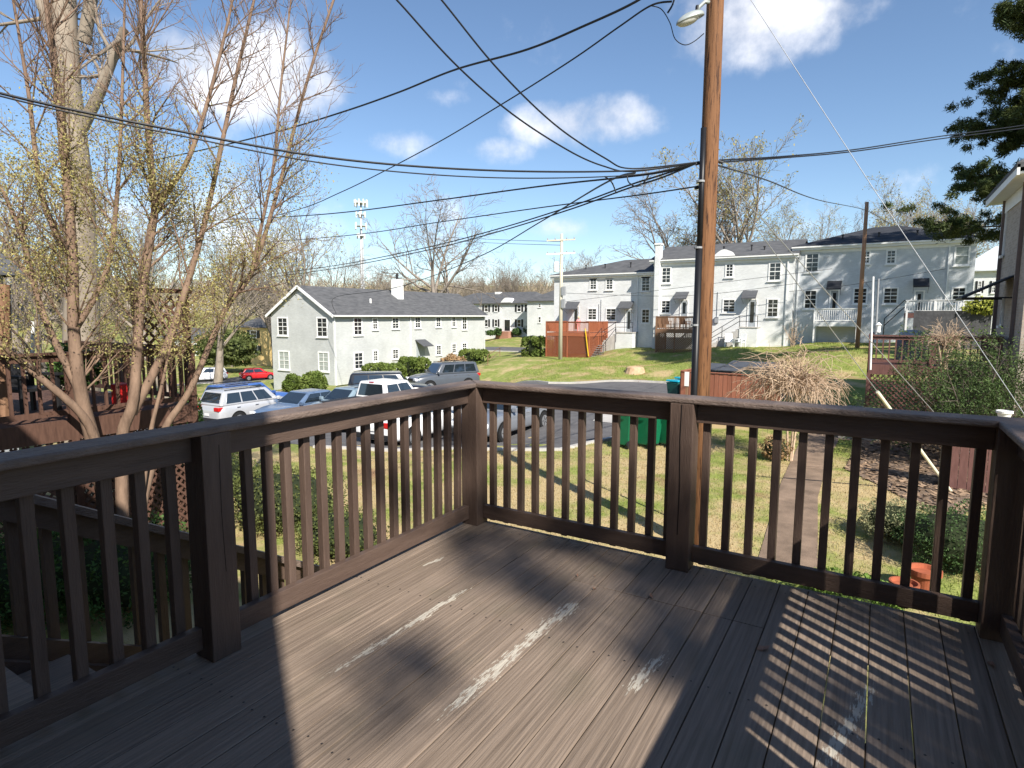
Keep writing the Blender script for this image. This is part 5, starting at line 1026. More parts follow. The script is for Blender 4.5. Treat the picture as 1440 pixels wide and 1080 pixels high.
def car(name, label, kind, loc, rz, pm, cat='car', rails=False, nwin=2):
    d = SPEC[kind]; c = empty(name, loc, rz, label, cat); L_, hw = d['L']/2, d['W']/2
    # lower body: lofted rings
    st_ = [(-L_, .42, .80, .80*hw), (-L_+.06, .30, d['boot']-.05, .92*hw), (-L_+.35, .22, d['boot'], .98*hw), (d['rb']+.2 if kind != 'pickup' else -1.2, .20, d['belt'], hw), (0, .19, d['belt'], hw), (d['fb']-.05, .2, d['belt']-.01, hw), (d['fb']+.5, .2, (d['belt']+d['hood'])/2-.02, .98*hw), (L_-.5, .22, d['hood']-.06, .95*hw), (L_-.12, .28, d['hood']-.16, .86*hw), (L_, .36, d['hood']-.30, .74*hw)]
    vs = []; fs = []; ns = 12
    for (y, zl, zb, w) in st_:
        h = zb-zl
        ring = [(w*.80, zl), (w*.97, zl+h*.12), (w, zl+h*.42), (w*.99, zl+h*.72), (w*.93, zl+h*.95), (w*.80, zb+.012)]
        vs += [(x, y, z) for x, z in ring]+[(-x, y, z) for x, z in ring[::-1]]
    for i in range(len(st_)-1):
        for k in range(ns): fs.append((i*ns+k, i*ns+(k+1) % ns, (i+1)*ns+(k+1) % ns, (i+1)*ns+k))
    fs += [tuple(range(ns))[::-1], tuple((len(st_)-1)*ns+k for k in range(ns))]
    b = MB().add(vs, fs).build('body', pm, c, smooth=True, world=False); sb = b.modifiers.new('s', 'SUBSURF'); sb.levels = 1; sb.render_levels = 2
    # cabin
    wb, wt = hw*.93, hw*.74; z0, z1 = d['belt']-.04, d['roof']
    B = [(-wb, d['rb'], z0), (wb, d['rb'], z0), (wb, d['fb'], z0), (-wb, d['fb'], z0), (-wt, d['rr'], z1), (wt, d['rr'], z1), (wt, d['rf'], z1), (-wt, d['rf'], z1)]
    cb = MB().add(B, [(0, 3, 2, 1), (4, 5, 6, 7), (0, 1, 5, 4), (1, 2, 6, 5), (2, 3, 7, 6), (3, 0, 4, 7)]).build('cabin', pm, c, world=False); m_ = cb.modifiers.new('b', 'BEVEL'); m_.width = .09; m_.segments = 4
    cb.data.polygons.foreach_set('use_smooth', [True]*6)
    B = [Vector(v) for v in B]
    def panel(nm, q, u0, u1, v0, v1, off=.012):
        f = lambda u, v: (q[0].lerp(q[1], u)).lerp(q[3].lerp(q[2], u), v)
        n = (q[1]-q[0]).cross(q[3]-q[0]).normalized()*off; P = [f(u0, v0), f(u1, v0), f(u1, v1), f(u0, v1)]
        MB().add([p+n for p in P]+[p-n*1.5 for p in P], [(0, 1, 2, 3), (7, 6, 5, 4), (0, 4, 5, 1), (1, 5, 6, 2), (2, 6, 7, 3), (3, 7, 4, 0)]).build(nm, M_cglass, c, world=False)
    panel('windscreen', [B[2], B[3], B[7], B[6]], .07, .93, .12, .90); panel('rear_window', [B[0], B[1], B[5], B[4]], .09, .91, .2, .88)
    for s, q in ((1, [B[1], B[2], B[6], B[5]]), (-1, [B[3], B[0], B[4], B[7]])):
        cuts = np.linspace(.07, .9, nwin+1)
        for i in range(nwin):
            u0, u1 = cuts[i]+.012, cuts[i+1]-.012
            panel('side_window', q if s > 0 else q, u0 if s > 0 else 1-u1, u1 if s > 0 else 1-u0, .16, .86)
    # wheels
    for s in (-1, 1):
        for ay in d['ax']:
            r = d['wr']; MB().lathe([(r+.07, 0), (r+.07, .02)], 24, (s*(hw-.012)-.01, ay, r+.0), 'x').build('wheel_arch', M_well, c, world=False)
            x0 = s*(hw-.10)-.115; w = MB().lathe([(r*.62, 0), (r*.96, .0), (r, .03), (r, .20), (r*.96, .23), (r*.62, .23)], 24, (x0, ay, r), 'x').build('wheel', M_tyre, c, world=False, smooth=False)
            rm = MB().lathe([(.03, 0), (r*.64, .0), (r*.64, .012), (.03, .015)], 20, (s*(hw+.014)-.01, ay, r), 'x')
            rm.build('rim', M_rim, w, world=False)
            sp = MB()
            for k in range(5): a_ = 6.283*k/5; sp.bar((s*(hw+.02), ay+r*.12*math.cos(a_), r+r*.12*math.sin(a_)), (s*(hw+.02), ay+r*.6*math.cos(a_+.0), r+r*.6*math.sin(a_)), .012, .03, up=(1, 0, 0))
            sp.build('spokes', M_well, w, world=False)
    yb = -L_
    for s in (-1, 1):
        if kind == 'pickup': MB().box(s*hw*.90-.07, s*hw*.90+.07, yb-.01, yb+.12, .78, 1.08).build('tail_light', M_red, c, world=False)
        else: MB().box(s*hw*.72-.17, s*hw*.72+.17, yb-.005, yb+.28, d['boot']-.26, d['boot']-.08).build('tail_light', M_red, c, world=False, bevel=.02)
        MB().box(s*hw*.66-.17, s*hw*.66+.17, L_-.22, L_-.01, d['hood']-.34, d['hood']-.18).build('head_light', M_head, c, world=False, bevel=.03)
        mm = MB().box(s*(hw+.02)-.10, s*(hw+.02)+.10, d['fb']-.22, d['fb']-.10, d['belt']-.02, d['belt']+.14).build('mirror', pm, c, world=False, bevel=.03)
        for yy in ((d['rb']+d['fb'])/2+.25, (d['rb']+d['fb'])/2-.75): MB().box(s*hw*.985-.012, s*hw*.985+.012, yy-.09, yy+.09, d['belt']-.16, d['belt']-.13).build('door_handle', M_chrome, c, world=False)
        if rails: MB().tube([(s*wt*.9, d['rr']+.1, z1+.05), (s*wt*.9, d['rf']-.05, z1+.05)], .022, 6).build('roof_rail', M_blackp, c, world=False)
    MB().box(-hw*.78, hw*.78, yb-.02, yb+.2, .34, .52).build('rear_bumper', M_blackp if kind != 'pickup' else M_chrome, c, world=False, bevel=.03); MB().box(-hw*.68, hw*.68, L_-.14, L_+.015, .34, .52).build('front_bumper', M_blackp, c, world=False, bevel=.03)
    MB().box(-hw*.36, hw*.36, L_-.10, L_+.004, d['hood']-.36, d['hood']-.22).build('grille', M_blackp, c, world=False); MB().box(-.16, .16, yb-.03, yb-.018, .62, .74).build('number_plate', M_plate, c, world=False)
    if kind == 'pickup':
        MB().box(-hw*.80, hw*.80, yb+.12, d['rb']-.04, d['belt']+.013, d['belt']+.05).build('bed_cover', M_blackp, c, world=False); MB().box(-hw*.82, hw*.82, yb-.02, yb+.03, .62, 1.18).build('tailgate', pm, c, world=False, bevel=.02)
        MB().box(-.13, .13, d['rr']-.03, d['rr']+.0, z1-.03, z1+.005).build('brake_lamp', M_red, c, world=False)
    return c
def park(px, py, d, rz, *a, **k):
    p = atd(px, py, d); return car(a[0], a[1], a[2], (p[0], p[1], gz(p[0], p[1])+.013), rz, a[3], **k)
P_sil = paint('silver', (.52, .53, .55), .3); P_blue = paint('slate_blue', (.10, .15, .24)); P_teal = paint('grey_blue', (.20, .27, .32)); P_wht = paint('white', (.80, .80, .80)); P_blk = paint('black', (.014, .015, .018)); P_gry = paint('graphite', (.075, .085, .10)); P_dsil = paint('steel_grey', (.20, .215, .24), .2); P_rd = paint('red', (.50, .015, .02))
def at_xy(x, y, rz, *a, **k): return car(a[0], a[1], a[2], (x, y, gz(x, y)+.013), rz, a[3], **k)
at_xy(-9.3, 15.1, R(180), 'parked_sedan', 'steel grey sedan in the lot with its nose toward the yard', 'sedan', P_dsil)
at_xy(-11.75, 13.25, R(1), 'parked_hatchback', 'low white car seen through the balusters, tail toward the deck', 'sedan', P_wht)
at_xy(-16.3, 16.2, 0, 'pickup_truck', 'white crew cab pickup truck with dark windows', 'pickup', P_wht, cat='truck')
at_xy(-19.0, 16.8, R(180), 'parked_hatchback', 'grey blue car facing the deck beside the white pickup', 'hatch', P_teal, rails=True)
at_xy(-21.7, 16.3, R(180), 'parked_sedan', 'dark slate blue sedan nosed toward the yard next to the silver wagon', 'sedan', P_blue)
at_xy(-24.5, 15.5, R(2), 'parked_wagon', 'silver sport wagon with roof rails and red tail lamps', 'suv', P_sil, rails=True, nwin=3)
at_xy(-27.4, 17.4, R(3), 'parked_hatchback', 'blue hatchback with dark roof hidden behind the silver wagon', 'suv', paint('royal_blue', (.05, .12, .35)), rails=True)
at_xy(-20.6, 21.5, R(-48), 'parked_suv', 'black sport utility vehicle before the long hedge', 'boxy', P_blk, nwin=3)
at_xy(-22.6, 28.6, R(155), 'parked_suv', 'graphite sport utility vehicle facing the lot below the brown bush', 'boxy', P_gry, nwin=3, rails=True)
for px, py, rz, lab, k_, pm in ((363, 532, R(-5), 'bright red car parked on the street before the yellow house', 'hatch', P_rd), (291, 538, R(175), 'white sport utility vehicle driving down the left street', 'suv', P_wht)):
    p = atd(px, py, 78); car('street_car', lab, k_, (p[0], p[1], gz(p[0], p[1])+.03), rz+R(-18), pm)
# ================================================================ vegetation
class Twig:
    """collects tapered tubes and leaf faces in numpy lists"""
    def __init__(s): s.v = []; s.f = []; s.n = 0; s.lv = []; s.tips = []
    def tube(s, pts, rad, n):
        pts = np.asarray(pts); k = len(pts); d = np.gradient(pts, axis=0); d /= np.linalg.norm(d, axis=1)[:, None]+1e-9
        ref = np.array([.3, .2, .93]) if abs(d[0, 2]) < .9 else np.array([1., .1, 0]); a = np.cross(d, ref); a /= np.linalg.norm(a, axis=1)[:, None]+1e-9; b = np.cross(d, a)
        an = np.arange(n)*2*np.pi/n; ring = pts[:, None, :]+(a[:, None, :]*np.cos(an)[None, :, None]+b[:, None, :]*np.sin(an)[None, :, None])*np.asarray(rad)[:, None, None]
        s.v.append(ring.reshape(-1, 3)); i = np.arange(k-1)[:, None]*n; j = np.arange(n)[None, :]; j2 = (j+1) % n
        s.f.append(np.stack([(i+j), (i+j2), (i+n+j2), (i+n+j)], -1).reshape(-1, 4)+s.n); s.n += k*n
    def mesh(s, name, m): return np_mesh(name, np.concatenate(s.v), np.concatenate(s.f), m, True)
def unit(v): return v/(np.linalg.norm(v)+1e-9)
def grow(T, p, d, L, r, lvl, rng, o):
    """one limb: curved polyline, then children along it"""
    n = 4 if lvl <= 1 else 3; seg = max(3, min(9, int(L/o['seg']))) if lvl < o['lv'] else 3; pts = [p]; rs = [r]; dd = d.copy(); q = p.copy()
    for i in range(seg):
        dd = unit(dd+rng.normal(0, o['wob'], 3)+np.array([0, 0, o['up']*(1 if lvl else .3)])); q = q+dd*L/seg; pts.append(q.copy()); rs.append(r*(1-(1-o['tip'])*(i+1)/seg))
    T.tube(pts, rs, 7 if lvl == 0 else (5 if lvl == 1 else (4 if lvl == 2 else 3)))
    if lvl >= o['lv']:
        T.tips.append((pts[-1], dd)); T.tips.append((pts[len(pts)//2], dd)); return
    nk = o['kids'][lvl]
    for k in range(nk):
        t = o['first'][min(lvl, len(o['first'])-1)]+(1-o['first'][min(lvl, len(o['first'])-1)])*(k+rng.random()*.8)/nk; t = min(t, .98)
        i = min(int(t*seg), seg-1); fr = t*seg-i; base = np.array(pts[i])*(1-fr)+np.array(pts[i+1])*fr; ax = unit(np.array(pts[i+1])-np.array(pts[i]))
        pe = unit(np.cross(ax, rng.normal(0, 1, 3))); ang = R(o['ang'][min(lvl, len(o['ang'])-1)])*(.75+.5*rng.random()); cdn = unit(ax*math.cos(ang)+pe*math.sin(ang))
        rr = r*(1-(1-o['tip'])*t); grow(T, base, cdn, L*o['len'][min(lvl, len(o['len'])-1)]*(1.15-.5*t)*(.75+.5*rng.random()), max(rr*o['rk'], o['rmin']), lvl+1, rng, o)
BARE = dict(lv=4, seg=1.0, wob=.11, up=.05, tip=.25, kids=[8, 7, 6, 6], first=[.38, .2, .15, .1], ang=[40, 40, 42, 45], len=[1.05, .55, .5, .45], rk=.6, rmin=.010)
M_bark = mat('grey_bark', (.17, .14, .115), .95, col2=(.30, .255, .21), scale=3, stretch=(2, 2, .6), bump=.6, bscale=10)
M_barkb = mat('pinkish_bark', (.115, .074, .052), .9, col2=(.26, .175, .122), scale=3, stretch=(3, 3, 1), bump=.5, bscale=12)
M_barkd = mat('dark_bark', (.07, .055, .045), .95, col2=(.15, .12, .10), scale=3, bump=.6, bscale=10)
def leaf_mat(n, c, c2, isl=.35, tr=.35): return mat('leaf_'+n, c, .65, col2=c2, scale=.7, island=isl, spec=.2, trans=tr)
def leaves(pos, size, rng, flat=.0, asp=.55):
    n = len(pos); a = rng.normal(0, 1, (n, 3)); a[:, 2] *= (1-flat); a /= np.linalg.norm(a, axis=1)[:, None]; b = np.cross(a, rng.normal(0, 1, (n, 3))); b /= np.linalg.norm(b, axis=1)[:, None]
    s = size*(.6+.8*rng.random(n))[:, None]; u = a*s; w = b*s*asp; return np.stack([pos-u, pos-w*.9, pos+u, pos+w*.9], 1).reshape(-1, 3)
def leaf_obj(v, m, par, name='foliage'):
    o = bpy.data.objects.new(name, np_mesh(name, v, np.arange(len(v)).reshape(-1, 4), m)); link(o, par); o['kind'] = 'stuff'; return o
def tree_mesh(seed, H, r, opt, m, name='tree_limbs', lean=(0, 0), trunk=.42):
    rng = np.random.default_rng(seed); T = Twig(); o = dict(BARE); o.update(opt); d = unit(np.array([lean[0], lean[1], 1.0]))
    grow(T, np.zeros(3), d, H*trunk*1.15, r, 0, rng, o); return T, T.mesh(name, m)
def place_tree(label, me, loc, s=1.0, rz=0.0, leaf=None, cat='tree', name='bare_tree', grp=None, mbark=None):
    e = empty(name, loc, rz, label, cat, grp); o = bpy.data.objects.new('limbs', me); link(o, e); o.scale = (s, s, s)
    if leaf is not None: l = bpy.data.objects.new('foliage', leaf); link(l, e); l.scale = (s, s, s); l['kind'] = 'stuff'
    return e
protos = []
for sd, op in ((3, {}), (11, dict(ang=[34, 38, 40, 44], kids=[9, 7, 6, 6])), (23, dict(ang=[50, 44, 42, 45], wob=.14)), (31, dict(ang=[30, 36, 40, 45], up=.09, kids=[9, 7, 6, 6]))):
    T, me = tree_mesh(sd, 10, .26, op, M_bark); hgt = max(v[:, 2].max() for v in T.v); protos.append((T, me, hgt))
M_bud = leaf_mat('spring_bud', (.30, .27, .09), (.50, .44, .18), .3, .4)
bud_me = []
for T, me, h in protos:
    tp = np.array([t[0] for t in T.tips]); rng = np.random.default_rng(5); pos = tp+rng.normal(0, .06, (len(tp), 3)); v = leaves(pos, .05, rng); bud_me.append(np_mesh('buds', v, np.arange(len(v)).reshape(-1, 4), M_bud))
def bg_tree(label, px, ytop, d, k, rz, buds=False, ybase=None):
    p = atd(px, 444, d); zb = gz(p[0], p[1])-.2; zt = float(atd(px, ytop, d)[2]); s = (zt-zb)/protos[k][2]; return place_tree(label, protos[k][1], (p[0], p[1], zb), s, rz, bud_me[k] if buds else None)
bg_tree('tall bare tree with rounded crown right of the cell tower', 620, 250, 78, 2, .4)
bg_tree('tall bare tree left of the cell tower', 428, 268, 80, 1, 2.0)
bg_tree('smaller bare tree between the cell tower and its tall neighbour', 465, 325, 105, 0, 1.0)
bg_tree('bare tree half hidden behind the budding stems', 385, 320, 95, 3, 2.6)
bg_tree('wide bare tree behind the tall chimney', 925, 232, 66, 2, 5.1)
bg_tree('large bare tree with pale buds behind the big pole', 1045, 188, 64, 1, 1.7, True)
bg_tree('budding tree behind the roof of the row houses', 1105, 265, 70, 0, 3.3, True)
bg_tree('pale green budding tree behind the dark roof', 1240, 250, 72, 3, 4.0, True)
bg_tree('pinkish bare tree left of the dark roof', 1165, 285, 78, 0, .8)
bg_tree('bare tree behind the right end of the dark roof', 1300, 268, 76, 1, 4.4, True)
bg_tree('bare tree beneath the pine by the house corner', 1362, 262, 60, 3, 1.1)
bg_tree('bare tree at the corner of the grey house', 1392, 300, 58, 0, 2.2)
NAMES = ['left of the colonial house', 'over the colonial dormer', 'behind the colonial chimney', 'by the lunette dormer', 'behind the crossarm pole', 'right of the crossarm pole', 'above the hipped roof end', 'over the gabled ridge', 'beside the flue chimney', 'behind the gable peak']
for i, (px, yt, d, k) in enumerate([(668, 372, 150, 0), (700, 362, 140, 1), (725, 352, 135, 3), (748, 360, 130, 0), (770, 372, 150, 2), (808, 352, 125, 3), (832, 345, 120, 1), (655, 385, 170, 2), (585, 380, 170, 0), (535, 370, 180, 1)]):
    bg_tree('distant bare grey tree ' + NAMES[i], px, yt, d, k, i*1.3)
# far woods on the slope: one mass of small trees
tr_v = []; tr_f = []; off = 0; rng = np.random.default_rng(9); base_v = np.concatenate(protos[0][0].v); 
def wood_mass(n):
    V_, F_ = [], []; k = 0
    for i in range(n):
        hd = R(-31.4)+R(rng.uniform(-52, 44)); r = rng.uniform(170, 520); x, y = CAM[0]+math.sin(hd)*r, CAM[1]+math.cos(hd)*r; z = gz(x, y); h = rng.uniform(8, 14)
        m = 26; a = rng.random(m)*6.283; rr = rng.random(m)**.5*h*.30; zz = z+h*(.3+.7*rng.random(m)); c = np.stack([x+np.cos(a)*rr, y+np.sin(a)*rr, zz], 1)
        d_ = rng.normal(0, 1, (m, 3)); d_[:, 2] = np.abs(d_[:, 2])+.6; d_ /= np.linalg.norm(d_, axis=1)[:, None]; L_ = h*.16; w_ = np.cross(d_, rng.normal(0, 1, (m, 3))); w_ /= np.linalg.norm(w_, axis=1)[:, None]; w_ *= .16
        V_.append(np.stack([c-w_, c+w_, c+d_*L_*1.6+w_*.3, c+d_*L_*1.6-w_*.3], 1).reshape(-1, 3))
        V_.append(np.array([[x-.2, y, z-1], [x+.2, y, z-1], [x+.12, y, z+h*.7], [x-.12, y, z+h*.7]]))
    return np.concatenate(V_)
wv = wood_mass(2600); o = bpy.data.objects.new('far_woods', np_mesh('far_woods', wv, np.arange(len(wv)).reshape(-1, 4), mat('far_wood_twigs', (.20, .15, .11), .95, col2=(.30, .25, .15), scale=.02, island=.3))); link(o); tag(o, 'far bare woods covering the distant slope', 'woods', None, 'stuff')
# ---- evergreen and budding bushes along the left street
def bush(name, label, c, rx, ry, rz_, n, leaf, m, seed=1, box=False, cat='bush', core=None, grp=None):
    rng = np.random.default_rng(seed); e = empty(name, (c[0], c[1], c[2]), 0, label, cat, grp)
    u = rng.normal(0, 1, (n, 3)); u /= np.linalg.norm(u, axis=1)[:, None]
    if box: u = np.sign(u)*np.abs(u)**.45; u /= np.maximum(1, np.abs(u).max(1))[:, None]
    lump = 1+(.05 if box else .17)*np.sin(u[:, 0]*5+seed)*np.cos(u[:, 1]*4+seed*2)+(.03 if box else .11)*np.sin(u[:, 2]*9+u[:, 0]*7+seed)
    rad = (1-.22*rng.random(n)**2)*lump; pos = u*rad[:, None]*np.array([rx, ry, rz_])+np.array([0, 0, rz_*.92]); pos = pos[pos[:, 2] > .02]
    leaf_obj(leaves(pos, leaf, rng), m, e)
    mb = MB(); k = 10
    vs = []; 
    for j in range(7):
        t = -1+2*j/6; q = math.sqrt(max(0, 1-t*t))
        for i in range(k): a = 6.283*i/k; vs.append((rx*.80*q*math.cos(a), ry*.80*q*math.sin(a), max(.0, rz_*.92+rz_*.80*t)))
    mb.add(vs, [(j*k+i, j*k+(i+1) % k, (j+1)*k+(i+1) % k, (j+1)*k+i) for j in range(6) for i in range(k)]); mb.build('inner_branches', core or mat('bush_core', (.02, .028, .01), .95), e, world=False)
    return e
M_box_l = leaf_mat('boxwood', (.07, .115, .02), (.17, .21, .05), .3, .2); M_dk = leaf_mat('dark_evergreen', (.035, .07, .022), (.09, .15, .045), .4, .2); M_brl = leaf_mat('brown_bush', (.28, .17, .08), (.42, .28, .15), .3, .2); M_az = leaf_mat('azalea', (.06, .085, .02), (.14, .15, .05), .4, .2); M_ivy = leaf_mat('ivy', (.03, .07, .015), (.09, .16, .04), .4, .2); M_yl = leaf_mat('bright_shrub', (.30, .34, .05), (.45, .45, .10), .3, .3)
def px_bush(name, label, px0, px1, ytop, ybase, d, n, leaf, m, seed, asp=1.0, **k):
    b = atd((px0+px1)/2, ybase, d); w = (px1-px0)/2/F_PX*d; h = (ybase-ytop)/2/F_PX*d; b[2] = float(b[2]); return bush(name, label, (b[0], b[1], b[2]), w, w*asp, h*1.04, n, leaf, m, seed, **k)
px_bush('round_shrub', 'clipped round green shrub at the gable wall, left of its twin', 399, 428, 527, 556, 43, 3000, .10, M_box_l, 1)
px_bush('round_shrub', 'clipped round green shrub at the gable wall, taller of the pair', 424, 460, 523, 556, 42, 3500, .10, M_box_l, 2)
px_bush('hedge', 'long clipped hedge behind the black vehicle', 511, 572, 511, 540, 47, 4500, .11, M_box_l, 3, .6, box=True, cat='hedge'); px_bush('hedge', 'higher clipped hedge end behind the black vehicle', 560, 606, 502, 536, 48, 4500, .11, M_box_l, 4, .6, box=True, cat='hedge')
px_bush('bush', 'brown leaved bush behind the graphite vehicle', 617, 654, 500, 526, 50, 2600, .10, M_brl, 5); px_bush('hedge', 'clipped hedge between the graphite vehicle and the lawn', 645, 687, 491, 518, 56, 3500, .11, M_box_l, 6, .7, box=True, cat='hedge')
px_bush('hedge', 'clipped dark hedge ball left of the red deck', 735, 766, 473, 503, 53, 3200, .11, M_box_l, 7, .8, box=True, cat='hedge')
for i, (a, b, t, w_) in enumerate(((672, 682, 461, 472), (684, 697, 465, 471), (696, 705, 462, 471), (721, 733, 462, 471), (736, 746, 457, 471), (745, 756, 457, 471), (756, 767, 456, 471))):
    px_bush('foundation_shrub', 'small dark shrub before the colonial house, number %s along its front' % ['one', 'two', 'three', 'four', 'five', 'six', 'seven'][i], a, b, t, w_, 99, 500, .22, M_dk, 20+i)
# stair handrail by the far hedge
q0 = on_ground(686, 514); q1 = on_ground(703, 501)
mb = MB()
for dz in (.85, .45): mb.tube([(q0[0], q0[1], q0[2]+dz), (q1[0], q1[1], q1[2]+dz)], .03, 6)
for q in (q0, q1): mb.tube([(q[0], q[1], q[2]-.1), (q[0], q[1], q[2]+.85)], .03, 6)
tag(mb.build('walk_handrail', M_brnw), 'brown stair handrail beside the far hedge', 'handrail')
bush('street_shrub', 'dense green shrub mass by the street left of the yellow house', tuple(atd(318, 513, 88)), 5.5, 3.5, 2.6, 4500, .28, leaf_mat('street_green', (.07, .10, .03), (.16, .18, .06)), 12)
for i, (px, d, hh) in enumerate(((300, 95, 440), (322, 100, 452))):
    bg_tree('yellow green budding tree left of the yellow house, %s' % ('taller' if i == 0 else 'lower'), px, hh, d, (3, 0)[i], i, True)
# ---- ivy, azaleas and shrubs close to the deck
def near_bush(label, px, py, rx, ry, h, n, leaf, m, seed, name='shrub', dz=0.0): q = on_ground(px, py); return bush(name, label, (q[0], q[1], q[2]+dz), rx, ry, h/2, n, leaf, m, seed, cat='shrub')
near_bush('leafy azalea below the stair railing at far left', 40, 860, 1.0, .9, 1.1, 5000, .028, M_ivy, 41); near_bush('leafy azalea under the stair railing by the deck post', 190, 850, .95, .9, 1.15, 5000, .028, M_ivy, 42)
near_bush('sparse brownish azalea left of the corner, behind the balusters', 400, 740, 1.3, .9, 1.15, 6000, .026, M_az, 43); near_bush('azalea with bronze leaves nearer the tree stems', 290, 700, 1.2, 1.0, 1.15, 5000, .03, M_az, 44)
near_bush('low azalea at the foot of the deck corner', 480, 780, .8, .6, .8, 3500, .025, M_az, 45)
near_bush('ivy clump climbing at the end of the neighbouring deck', 262, 632, .5, .5, 1.9, 3500, .05, M_ivy, 46); near_bush('ivy mound on the ground between the tree stems', 215, 700, .8, .7, .9, 3000, .045, M_ivy, 47)
near_bush('dark boxwood below the right railing corner', 1345, 800, .75, .7, 1.0, 6500, .018, M_dk, 48); near_bush('pale green shrub beside the terracotta pots', 1262, 760, .6, .55, .7, 4500, .02, leaf_mat('pale_shrub', (.20, .21, .10), (.36, .36, .20)), 49)
near_bush('low green plants at the foot of the right railing', 1200, 850, .6, .4, .4, 2500, .03, leaf_mat('fresh_green', (.10, .18, .03), (.20, .28, .06)), 50)
near_bush('little reddish shrub by the twiggy bush stem', 1090, 648, .35, .3, .7, 1200, .03, M_brl, 51)
# broad dark conifer shrub before the brick house
q = atd(1378, 560, 14.6); zc_ = gz(q[0], q[1]); cf = empty('conifer_shrub', (q[0], q[1], zc_), 0, 'broad dark green feathery shrub before the brick house', 'shrub')
T = Twig(); rng = np.random.default_rng(52)
for k in range(26):
    a = rng.random()*6.283; el = rng.uniform(.35, 1.45); d = np.array([math.cos(a)*math.cos(el), math.sin(a)*math.cos(el), math.sin(el)])
    grow(T, np.array([0, 0, .1])+rng.normal(0, .12, 3)*np.array([1, 1, 0]), d, rng.uniform(1.9, 3.1), .03, 1, rng, dict(BARE, lv=3, seg=.3, kids=[0, 9, 6], first=[.2, .25, .1], ang=[40, 45, 40], len=[.5, .4, .45], up=.02, rmin=.004))
o = bpy.data.objects.new('limbs', T.mesh('limbs', M_barkd)); link(o, cf); tp = np.array([t[0] for t in T.tips]); pos = np.repeat(tp, 11, 0)+rng.normal(0, .07, (len(tp)*11, 3)); leaf_obj(leaves(pos, .034, rng, asp=.4), leaf_mat('feathery', (.04, .075, .022), (.12, .17, .055), .4, .25), cf)
bright = aty(1391, 432, yC-8); bush('bright_shrub', 'bright yellow green clipped shrub by the stone retaining wall', (bright[0], bright[1]+.6, bright[2]-.5), 1.1, .6, .55, 1500, .08, M_yl, 53)

# ---- blond twiggy bushes
M_twig = mat('blond_twig', (.38, .265, .175), .85, col2=(.58, .44, .31), scale=3, island=.2)
def twiggy(label, base, rx, rz_, n, seed, zc, droop=.9, r0=.011):
    rng = np.random.default_rng(seed); T = Twig()
    for i in range(n):
        a = rng.random()*6.283; el = rng.uniform(.05, 1.25); d = np.array([math.cos(a)*math.cos(el), math.sin(a)*math.cos(el), math.sin(el)]); L_ = rx*rng.uniform(.75, 1.25); p = np.array([0, 0, zc])+rng.normal(0, .12, 3)*np.array([1, 1, .6])*rx*.6; pts = [p]; seg = 8
        for k in range(seg): d = unit(d+rng.normal(0, .30, 3)+np.array([0, 0, -droop*(.01+.055*k)])); p = p+d*L_/seg*np.array([1, 1, rz_]); pts.append(p.copy())
        T.tube(pts, np.linspace(r0, r0*.4, seg+1), 3)
        for _ in range(2):
            j = rng.integers(2, seg-1); dd = unit(d+rng.normal(0, .8, 3)); p2 = pts[j]; pp = [p2]
            for k in range(4): dd = unit(dd+rng.normal(0, .2, 3)+np.array([0, 0, -.08])); p2 = p2+dd*L_*.09; pp.append(p2.copy())
            T.tube(pp, np.linspace(r0*.6, r0*.3, 5), 3)
    for s in range(5): a = s*1.3; T.tube([np.array([.05*math.cos(a), .05*math.sin(a), -.1]), np.array([.12*math.cos(a), .12*math.sin(a), zc*.5]), np.array([.2*math.cos(a), .2*math.sin(a), zc])], [.03, .028, .02], 6)
    e = empty('twiggy_bush', base, 0, label, 'bush'); o = bpy.data.objects.new('branches', T.mesh('branches', M_twig)); link(o, e); return e
q = on_ground(1110, 648); twiggy('large leafless bush of blond arching twigs before the board fence', (q[0], q[1], q[2]), 1.6, .9, 260, 61, 1.95, 1.25, .012)
q = aty(1316, 500, 20.5); twiggy('small leafless bush of pale twigs in front of the stone wall', (q[0]-.1, q[1]-4.0, q[2]-.05), .72, .95, 110, 62, .55, .4, .008)
q = aty(1115, 470, yB-2.5); twiggy('thin reddish leafless shrub at the corner of the row houses', (q[0], q[1], gz(q[0], q[1])), 1.2, 1.6, 24, 63, .3, .1, .014)

for i, (x, y, r, h, lab) in enumerate(CLUTTER): pot('terracotta pot holding the ' + lab.split(' on ')[0].split(' by ')[0].split(' at ')[0].split(' in ')[0].split(' below ')[0] + ' of the left deck', (x, y, -.18), 1.0); bush('potted_plant', lab, (x, y, .1), r, r, h/2, 900, .05, M_ivy, 70+i, cat='plant')

